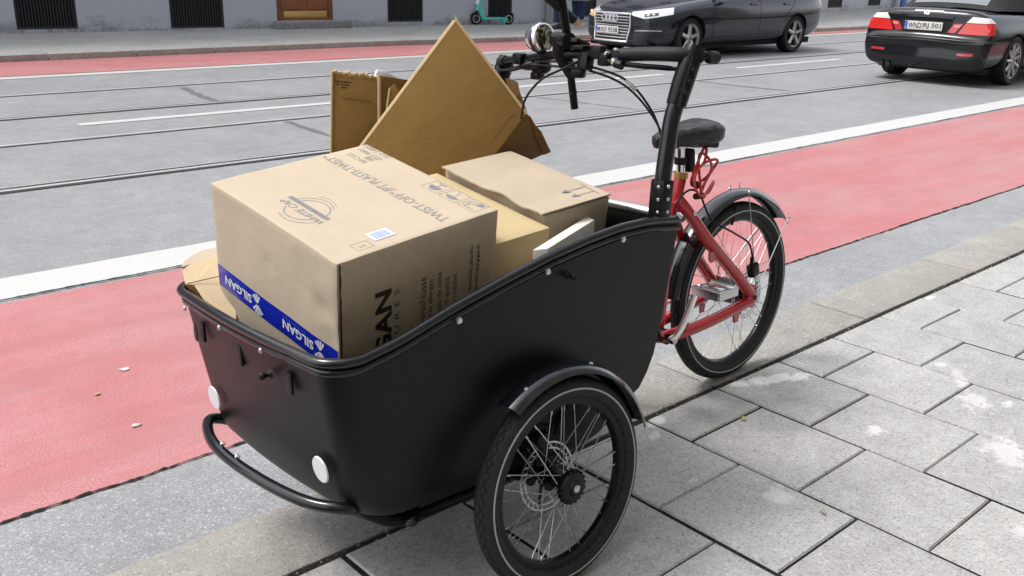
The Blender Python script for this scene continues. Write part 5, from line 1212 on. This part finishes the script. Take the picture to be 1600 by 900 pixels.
def plate(parent, org, ex, ey, left, right, seal=True, w=.52, h=.11):
    ex, ey = Vector(ex).normalized(), Vector(ey).normalized(); ez = ex.cross(ey); org = Vector(org)
    rm = Matrix((ex, ey, ez)).transposed()
    p = MB().box(org+ez*.004, (w, h, .010), rm, .003).build('number_plate', M_plate, parent)
    MB().box(org-ex*(w/2-.023)+ez*.0095, (.042, h-.008, .0012), rm).build('country_band', M_eu, p, False)
    tx = MB(); put_text(tx, 'D', org-ex*(w/2-.013)-ey*.040, ex, ey, None, .022, .0106, .01); tx.build('country_letter', M_plate, p, False)
    st = MB()
    for i in range(12): a = 2*pi*i/12; st.box(org-ex*(w/2-.023)+ey*(.022+.013*sin(a))+ex*.013*cos(a)+ez*.0103, (.004, .004, .0006), rm)
    st.build('country_stars', M_gold, p, False)
    tx = MB(); tot = w-.075; put_text(tx, left, org-ex*(w/2-.055)-ey*.037, ex, ey, tot*(.40 if len(left) == 3 else .115), .074, .0100, .016)
    tx.build('plate_lettering', M_inkb, p, False); tx = MB()
    put_text(tx, right, org-ex*(w/2-.055-tot*(.47 if len(left) == 3 else .21))-ey*.037, ex, ey, tot*(.53 if len(left) == 3 else .79), .074, .0100, .016)
    tx.build('plate_lettering', M_inkb, p, False)
    if seal:
        x = tot*(.435 if len(left) == 3 else .16); sl2 = MB()
        for dy in (.02, -.02): sl2.lathe([(.0001, .0012), (.0165, .0012), (.0165, 0)], 16, Matrix.Translation(org-ex*(w/2-.055-x)+ey*dy+ez*.0092)@rm.to_4x4())
        sl2.build('plate_seals', M_seal, p, False)
    return p

# --- dark blue saloon coming towards the camera side
aud = thing('saloon_car', 'dark blue saloon with a wide chrome slatted grille and four linked rings', 'car', (11.40, 10.33, RZ), (0, 0, R(-1.8)), None, .975)
AX = (.905, 3.817); HWA = .937
stA = [(.00, .30, .46, .48, .56, .60, .54, .655, .42, .10), (.03, .21, .60, .46, .70, .63, .66, .70, .50, .13), (.12, .18, .72, .46, .80, .665, .76, .745, .56, .16), (.30, .17, .80, .48, .875, .72, .815, .80, .60, .12),
       (.60, .17, .84, .52, .922, .79, .84, .865, .62), (.95, .17, .85, .55, .936, .85, .855, .915, .64), (1.35, .17, .86, .56, .937, .90, .862, .955, .66), (1.65, .17, .86, .56, .937, .925, .865, .985, .70),
       (2.4, .17, .86, .56, .937, .945, .868, .985, .74), (3.3, .17, .86, .57, .937, .965, .866, 1.0, .74), (3.82, .18, .86, .60, .936, .985, .855, 1.02, .70), (4.3, .22, .84, .62, .915, 1.0, .82, 1.045, .66), (4.65, .26, .80, .64, .875, .99, .77, 1.05, .62, -.05), (4.85, .30, .72, .64, .81, .94, .71, 1.02, .56, -.10), (4.93, .36, .60, .62, .70, .88, .62, .95, .46, -.12)]
body, bv = carbody('body', stA, aud, M_carblue, AX, .362, HWA)
# cabin
def cabin(parent, st, mat_glass, roof_mat):
    mb = MB(); n = 14; vs = []
    for (x, w, z0, zt, wt) in st:
        for j in range(n+1):
            t = j/n*2-1; a = abs(t)
            y = math.copysign(w if a > .99 else wt+(w-wt)*max(0, (a-.55)/.45)**1.2, t) if a > .55 else wt*t/.55
            z = z0 if a > .99 else (zt-(zt-z0)*max(0, (a-.55)/.45)**1.5 if a > .55 else zt+.02*(1-(a/.55)**2))
            vs.append((x, y, z))
    k = len(st); mb.add(vs, [(i*(n+1)+j, (i+1)*(n+1)+j, (i+1)*(n+1)+j+1, i*(n+1)+j+1) for i in range(k-1) for j in range(n)]); return mb
cabA = [(1.45, .80, .93, .95, .60), (1.70, .83, .94, 1.10, .60), (2.2, .86, .95, 1.37, .58), (2.6, .865, .955, 1.445, .57), (3.2, .86, .97, 1.45, .57), (3.7, .84, .985, 1.38, .56), (4.15, .78, 1.0, 1.17, .58), (4.45, .72, 1.02, 1.05, .60)]
cb = cabin(aud, cabA, None, None).build('greenhouse', M_cglass, aud, True, 60)
cabin(aud, [(x, .001+w*.66, zt-.05, zt+.006, wt) for x, w, z0, zt, wt in cabA[2:6]], None, None).build('roof', M_carblue, aud, True, 60)
for s in (-1, 1):
    for pts in ([(1.55, .84, .95), (2.15, .70, 1.36)], [(2.75, .875, .955), (2.78, .69, 1.42)], [(3.75, .84, .99), (4.2, .70, 1.12)]):
        MB().tube([(x, s*y, z) for x, y, z in pts], .035, 8).build('pillar', M_carblue, aud)
    MB().box((1.80, s*1.0, 1.02), (.13, .18, .12), (0, 0, s*.2), .035).build('door_mirror', M_carblue, aud)
# front: grille with frame and slats
YG = 0.05
gq = [(0, -.41+YG, .685), (0, .41+YG, .685), (0, .365+YG, .255), (0, -.365+YG, .255)]
def gcurve(u, v): return (u+(.5-u)*.10*(1 if v > .8 else 0)*((v-.8)/.2), v)
grl = patch(bv, gq, (1, 0, 0), 16, 10, .004, 0, gcurve).build('grille', M_carplast, aud)
out = []
for a, b, n_ in ((0, 1, 10), (1, 2, 8), (2, 3, 10), (3, 0, 8)):
    for i in range(n_):
        p = Vector(gq[a]).lerp(Vector(gq[b]), (i+.0)/n_); h = bv.ray_cast(p-Vector((1, 0, 0)), Vector((1, 0, 0)), 3); out.append((h[0] if h[0] else p)+Vector((-.012, 0, 0)))
MB().tube(out, .016, 8, False, True).build('grille_frame', M_satin, grl)
for i in range(8):
    z = .635-.046*i; w_ = .375-.0055*i; pts = []
    for j in range(13):
        y = YG+(-w_+2*w_*j/12); h = bv.ray_cast(Vector((-1, y, z)), Vector((1, 0, 0)), 3); pts.append((h[0] if h[0] else Vector((0, y, z)))+Vector((-.008, 0, 0)))
    MB().tube(pts, .0115, 6, True, False, (.8, (0, 0, 1))).build('grille_slat', M_satin, grl)
hx = bv.ray_cast(Vector((-1, YG, .6)), Vector((1, 0, 0)), 3)[0].x
for i in range(4):
    c = Vector((hx-.022, YG-.120+.080*i, .612)); MB().lathe([(.052+.009*cos(2*pi*k_/8), .007*sin(2*pi*k_/8)) for k_ in range(8)], 28, Matrix.Translation(c)@Matrix.Rotation(R(90), 4, 'Y'), closed_prof=True).build('emblem_ring', M_satin, grl)
plate(aud, (hx-.018, YG+.055, .425), (0, -1, 0), (0, 0, 1), 'M', 'KF 9338')
for s in (-1, 1):
    hq = [(.05, s*.40, .715), (.44, s*.90, .795), (.42, s*.92, .675), (.03, s*.43, .600)]
    def hcurve(u, v, s=s): return (u, v*(.45+.55*min(1, u/.30))*(1-.30*max(0, u-.5)))
    hl = patch(bv, hq, (.8, -s*.6, 0), 14, 7, .006, 0, hcurve).build('headlight', M_lampw, aud)
    iq = [(.12, s*.58, .685), (.26, s*.76, .715), (.26, s*.76, .672), (.12, s*.60, .642)]
    dl = patch(bv, iq, (.8, -s*.6, 0), 10, 5, .010).build('lamp_reflector', M_lampd, hl)
    for t_ in (.30, .68):
        p = Vector(iq[0]).lerp(Vector(iq[1]), t_)*.5+Vector(iq[3]).lerp(Vector(iq[2]), t_)*.5; dd = Vector((.8, -s*.6, 0)).normalized(); h = bv.ray_cast(p-dd, dd, 3)
        if h[0]: MB().sphere(h[0]-dd*.006, .024, 12, 8, (1, 1, 1)).build('lamp_lens', M_lampw, dl)
    if s > 0: patch(bv, [(.03, s*.44, .68), (.10, s*.62, .705), (.10, s*.64, .625), (.03, s*.46, .60)], (.9, -s*.4, 0), 6, 4, .011).build('turn_lamp', M_amber, hl)
    patch(bv, [(.02, s*.46, .46), (.25, s*.86, .47), (.25, s*.86, .34), (.02, s*.46, .27)], (.9, -s*.4, 0), 10, 5, .003).build('air_intake', M_carplast, aud)
    ribbon(bv, [(.02, s*.47, .43), (.1, s*.68, .445), (.24, s*.84, .445)], (.9, -s*.4, 0), .016, .010).build('intake_strip', M_alu, aud)
    ribbon(bv, [(.02, s*.47, .34), (.1, s*.66, .35), (.2, s*.80, .36)], (.9, -s*.4, 0), .012, .010).build('intake_strip', M_carplast, aud)
patch(bv, [(0, -.42, .245), (0, .46, .245), (0, .44, .205), (0, -.40, .205)], (1, 0, 0), 12, 3, .004).build('lower_intake', M_carplast, aud)
ribbon(bv, [(.03, -.78, .19), (0, -.4, .195), (0, 0, .195), (0, .4, .195), (.03, .78, .19)], (1, 0, .0), .02, .006).build('splitter_line', M_carplast, aud)
# side: crease, doors, handles, sill, hood gap
sides = [-1, 1]
for s in sides:
    D = (0, -s, 0)
    ribbon(bv, [(1.15, s, .315), (2.0, s, .325), (3.38, s, .36)], D, .030, .006).build('lower_crease', M_carblue, aud)
    ribbon(bv, [(1.10, s, .22), (2.2, s, .215), (3.42, s, .23)], D, .03, .010).build('sill_trim', M_carplast, aud)
    for pts in ([(1.52, s, .93), (1.47, s, .75), (1.44, s, .50), (1.50, s, .25)], [(2.70, s, .95), (2.70, s, .70), (2.69, s, .40), (2.72, s, .24)], [(3.78, s, .97), (3.66, s, .82), (3.50, s, .70), (3.40, s, .55)]):
        ribbon(bv, pts, D, .009, .0015).build('door_gap', M_seamd, aud)
    ribbon(bv, [(1.52, s, .255), (2.7, s, .245), (3.40, s, .27)], D, .008, .0015).build('door_gap', M_seamd, aud)
    for x in (2.42, 3.38):
        dh = ribbon(bv, [(x, s, .845), (x+.12, s, .85), (x+.22, s, .853)], D, .030, .022).build('door_handle', M_carblue, aud)
        patch(bv, [(x+.02, s, .87), (x+.19, s, .875), (x+.18, s, .83), (x+.03, s, .825)], D, 6, 3, .001).build('handle_recess', M_under, dh)
    patch(bv, [(4.60, s*.9, .93), (4.90, s*.7, .90), (4.90, s*.7, .76), (4.66, s*.9, .78)], (-.5, -s*.85, 0), 8, 5, .004).build('tail_light', M_lampr, aud)
    ribbon(bv, [(.42, s*.80, 1.2), (.9, s*.80, 1.2), (1.4, s*.82, 1.2)], (0, 0, -1), .007, .0015).build('bonnet_gap', M_seamd, aud)
    for ax in AX: car_wheel(aud, (ax, s*.795, .325), s, 5, False, M_alloy)
    pts = [(ax_+.364*cos(R(a)), s, .325+.364*sin(R(a))) for ax_ in (AX[0],) for a in range(0, 181, 12)]
    for ax_ in AX: ribbon(bv, [(ax_+.372*cos(R(a)), s, .325+.372*sin(R(a))) for a in range(2, 179, 11)], D, .016, .005).build('arch_lip', M_carblue, aud)
MB().box((2.4, 0, .20), (4.2, 1.5, .10)).build('underbody', M_under, aud)

# --- black convertible driving off, seen from behind; x runs forward from the rear bumper
bmw = thing('convertible_car', 'black convertible with red and white tail lamps cropped by the right picture edge', 'car', (12.36, 5.80, RZ), (0, 0, R(-.5)), None, .975)
BX = (.955, 3.68)
stB = [(.00, .36, .66, .47, .76, .575, .76, .590, .50, .05), (.01, .26, .76, .46, .815, .588, .80, .604, .60, .07), (.04, .21, .80, .46, .848, .598, .825, .615, .62, .08), (.085, .20, .81, .48, .856, .64, .81, .67, .62, .07), (.095, .20, .82, .50, .860, .78, .805, .85, .62, .06), (.13, .19, .82, .52, .864, .868, .785, .950, .62, .05),
       (.22, .18, .825, .54, .868, .890, .775, .972, .62, .03), (.5, .17, .83, .56, .875, .90, .775, .965, .64), (.95, .17, .84, .57, .878, .905, .785, .960, .66), (1.6, .17, .84, .56, .878, .895, .80, .95, .68), (2.6, .17, .84, .55, .877, .885, .80, .945, .68), (3.2, .17, .84, .54, .876, .87, .79, .94, .66), (3.7, .17, .83, .52, .872, .83, .78, .90, .62), (4.15, .19, .80, .48, .84, .74, .74, .82, .56, -.10), (4.42, .22, .66, .46, .72, .64, .62, .70, .46, -.16), (4.49, .28, .50, .45, .56, .58, .50, .62, .36, -.14)]
bodyB, bvB = carbody('body', stB, bmw, M_carblack, BX, .352, .878)
cabB = [(.62, .66, .955, .965, .52), (.78, .70, .955, 1.06, .53), (1.05, .74, .95, 1.24, .53), (1.5, .76, .94, 1.355, .52), (2.2, .78, .93, 1.35, .52), (2.5, .79, .93, 1.27, .52), (2.95, .80, .92, 1.0, .56), (3.1, .78, .92, .94, .56)]
sf = cabin(bmw, cabB, None, None).build('soft_top', M_cloth, bmw, True, 60)
rwq = MB(); vs = []
for i in range(9):
    for j in range(13):
        x = .70+(1.02-.70)*i/8; z = lerp([(.62, .985), (.78, 1.082), (1.05, 1.262)], x); y = (-.50+.03*i/8)+(1.0-.06*i/8)*j/12; vs.append((x-.006, y, z+.006-.02*(y/.5)**2+.018*(1-(y/.5)**2)*0))
rwq.add(vs, [(i*13+j, i*13+j+1, (i+1)*13+j+1, (i+1)*13+j) for i in range(8) for j in range(12)]); rw_ = rwq.build('rear_window', M_rearwin, sf)
mm = rw_.modifiers.new('t', 'SOLIDIFY'); mm.thickness = .01; bake(rw_, True, 40)
for s in (-1, 1):
    patch(bvB, [(1.3, s, 1.30), (2.5, s*.9, 1.25), (2.6, s, .95), (1.35, s, .96)], (0, -s, 0), 4, 3, .002).build('side_window', M_cglass, bmw) if False else None
    MB().slab([(1.35, s*.775, .94), (2.85, s*.80, .93), (2.45, s*.66, 1.22), (1.55, s*.64, 1.29)], (0, -s*.012, 0)).build('side_window', M_cglass, bmw, False)
    MB().box((2.75, s*.93, .98), (.13, .17, .12), None, .035).build('door_mirror', M_carblack, bmw)
    D = (0, -s, 0)
    for ax in BX: car_wheel(bmw, (ax, s*.765, .322), s, 9, False, M_alloy, .322, .225)
    ribbon(bvB, [(.10, s, .585), (.35, s, .575), (.60, s, .565)], D, .03, .008).build('bumper_strip', M_carplast, bmw)
    ribbon(bvB, [(1.36, s, .56), (2.2, s, .55), (3.3, s, .54)], D, .03, .008).build('side_strip', M_carplast, bmw)
    for pts in ([(1.42, s, .93), (1.40, s, .7), (1.30, s, .45), (1.36, s, .24)], [(2.85, s, .92), (2.88, s, .6), (2.86, s, .25)]): ribbon(bvB, pts, D, .009, .0015).build('door_gap', M_seamd, bmw)
    for ax_ in BX: ribbon(bvB, [(ax_+.362*cos(R(a)), s, .322+.362*sin(R(a))) for a in range(2, 179, 11)], D, .016, .005).build('arch_lip', M_carblack, bmw)
    # lamps: wide red outer piece with a white upper corner, inner red piece on the boot lid
    dq = (.85, -s*.5, 0)
    def sl1(u, v): return (u, v)
    lo1 = patch(bvB, [(.10, s*.53, .80), (.24, s*.845, .805), (.24, s*.855, .665), (.10, s*.44, .665)], dq, 12, 6, .010).build('tail_light', M_lampr, bmw)
    patch(bvB, [(.12, s*.60, .885), (.22, s*.775, .868), (.24, s*.845, .810), (.10, s*.535, .810)], dq, 10, 5, .010).build('white_lamp_corner', M_lampo, lo1)
    patch(bvB, [(.10, s*.375, .79), (.10, s*.490, .795), (.10, s*.405, .672), (.10, s*.31, .672)], (1, 0, 0), 8, 5, .010).build('inner_lamp', M_lampr2, bmw)
    patch(bvB, [(.1, s*.39, .775), (.1, s*.47, .778), (.1, s*.45, .745), (.1, s*.375, .742)], (1, 0, 0), 4, 2, .0125).build('reversing_lamp', simple('pale_lamp_'+str(s), (.55, .24, .22), .2), lo1)
    patch(bvB, [(.0, s*.50, .428), (.05, s*.70, .432), (.05, s*.70, .400), (.0, s*.50, .396)], (1, 0, 0), 8, 3, .006).build('bumper_reflector', M_lampr2, bmw)
ribbon(bvB, [(.05, -.80, .595), (.0, -.5, .597), (0, 0, .60), (0, .5, .597), (.05, .80, .595)], (1, 0, -.6), .040, .006).build('bumper_top_edge', M_carplast, bmw)
patch(bvB, [(0, -.35, .855), (0, .35, .855), (0, .345, .655), (0, -.345, .655)], (1, 0, 0), 10, 6, .0025).build('plate_recess', M_seamd, bmw)
ribbon(bvB, [(.1, -.36, .862), (.1, 0, .868), (.1, .36, .862)], (1, 0, 0), .034, .022).build('boot_grip', M_carblack, bmw)
hB = bvB.ray_cast(Vector((-1, 0, .745)), Vector((1, 0, 0)), 3)[0].x
plate(bmw, (hB-.016, .02, .745), (0, -1, 0), (-.0, 0, 1), 'WND', 'RJ 501')
hE = bvB.ray_cast(Vector((-1, .02, .90)), Vector((1, 0, 0)), 3); q = hE[1] if hE[1].x < 0 else -hE[1]
em = Matrix.Translation(hE[0]+q*.004)@q.to_track_quat('Z', 'Y').to_matrix().to_4x4()
e0 = MB().lathe([(.0001, .006), (.030, .006), (.038, .004), (.040, 0)], 28, em).build('emblem_disc', M_chrome, bmw)
eb = MB()
for a in (0, 180): eb.add([em@Vector((.024*cos(R(a+90*i/8)), .024*sin(R(a+90*i/8)), .0072)) for i in range(9)]+[em@Vector((0, 0, .0072))], [tuple(range(10))])
eb.build('emblem_quarters', M_eu, e0, False)
patch(bvB, [(.1, -.20, .948), (.1, .20, .948), (.1, .19, .928), (.1, -.19, .928)], (1, 0, -.1), 10, 2, .006).build('high_brake_lamp', simple('grey_lamp', (.34, .33, .34), .25), bmw)
for s in (-1, 1): ribbon(bvB, [(.16, s*.60, 1.2), (.4, s*.625, 1.2), (.66, s*.63, 1.2)], (0, 0, -1), .008, .0015).build('boot_gap', M_seamd, bmw)
MB().box((2.3, 0, .20), (3.8, 1.42, .10)).build('underbody', M_under, bmw)
ex_ = MB()
for y in (.42, .52): ex_.tube([(.02, y, .215), (.30, y, .22)], .032, 14)
ex_.build('exhaust', M_under, bmw)
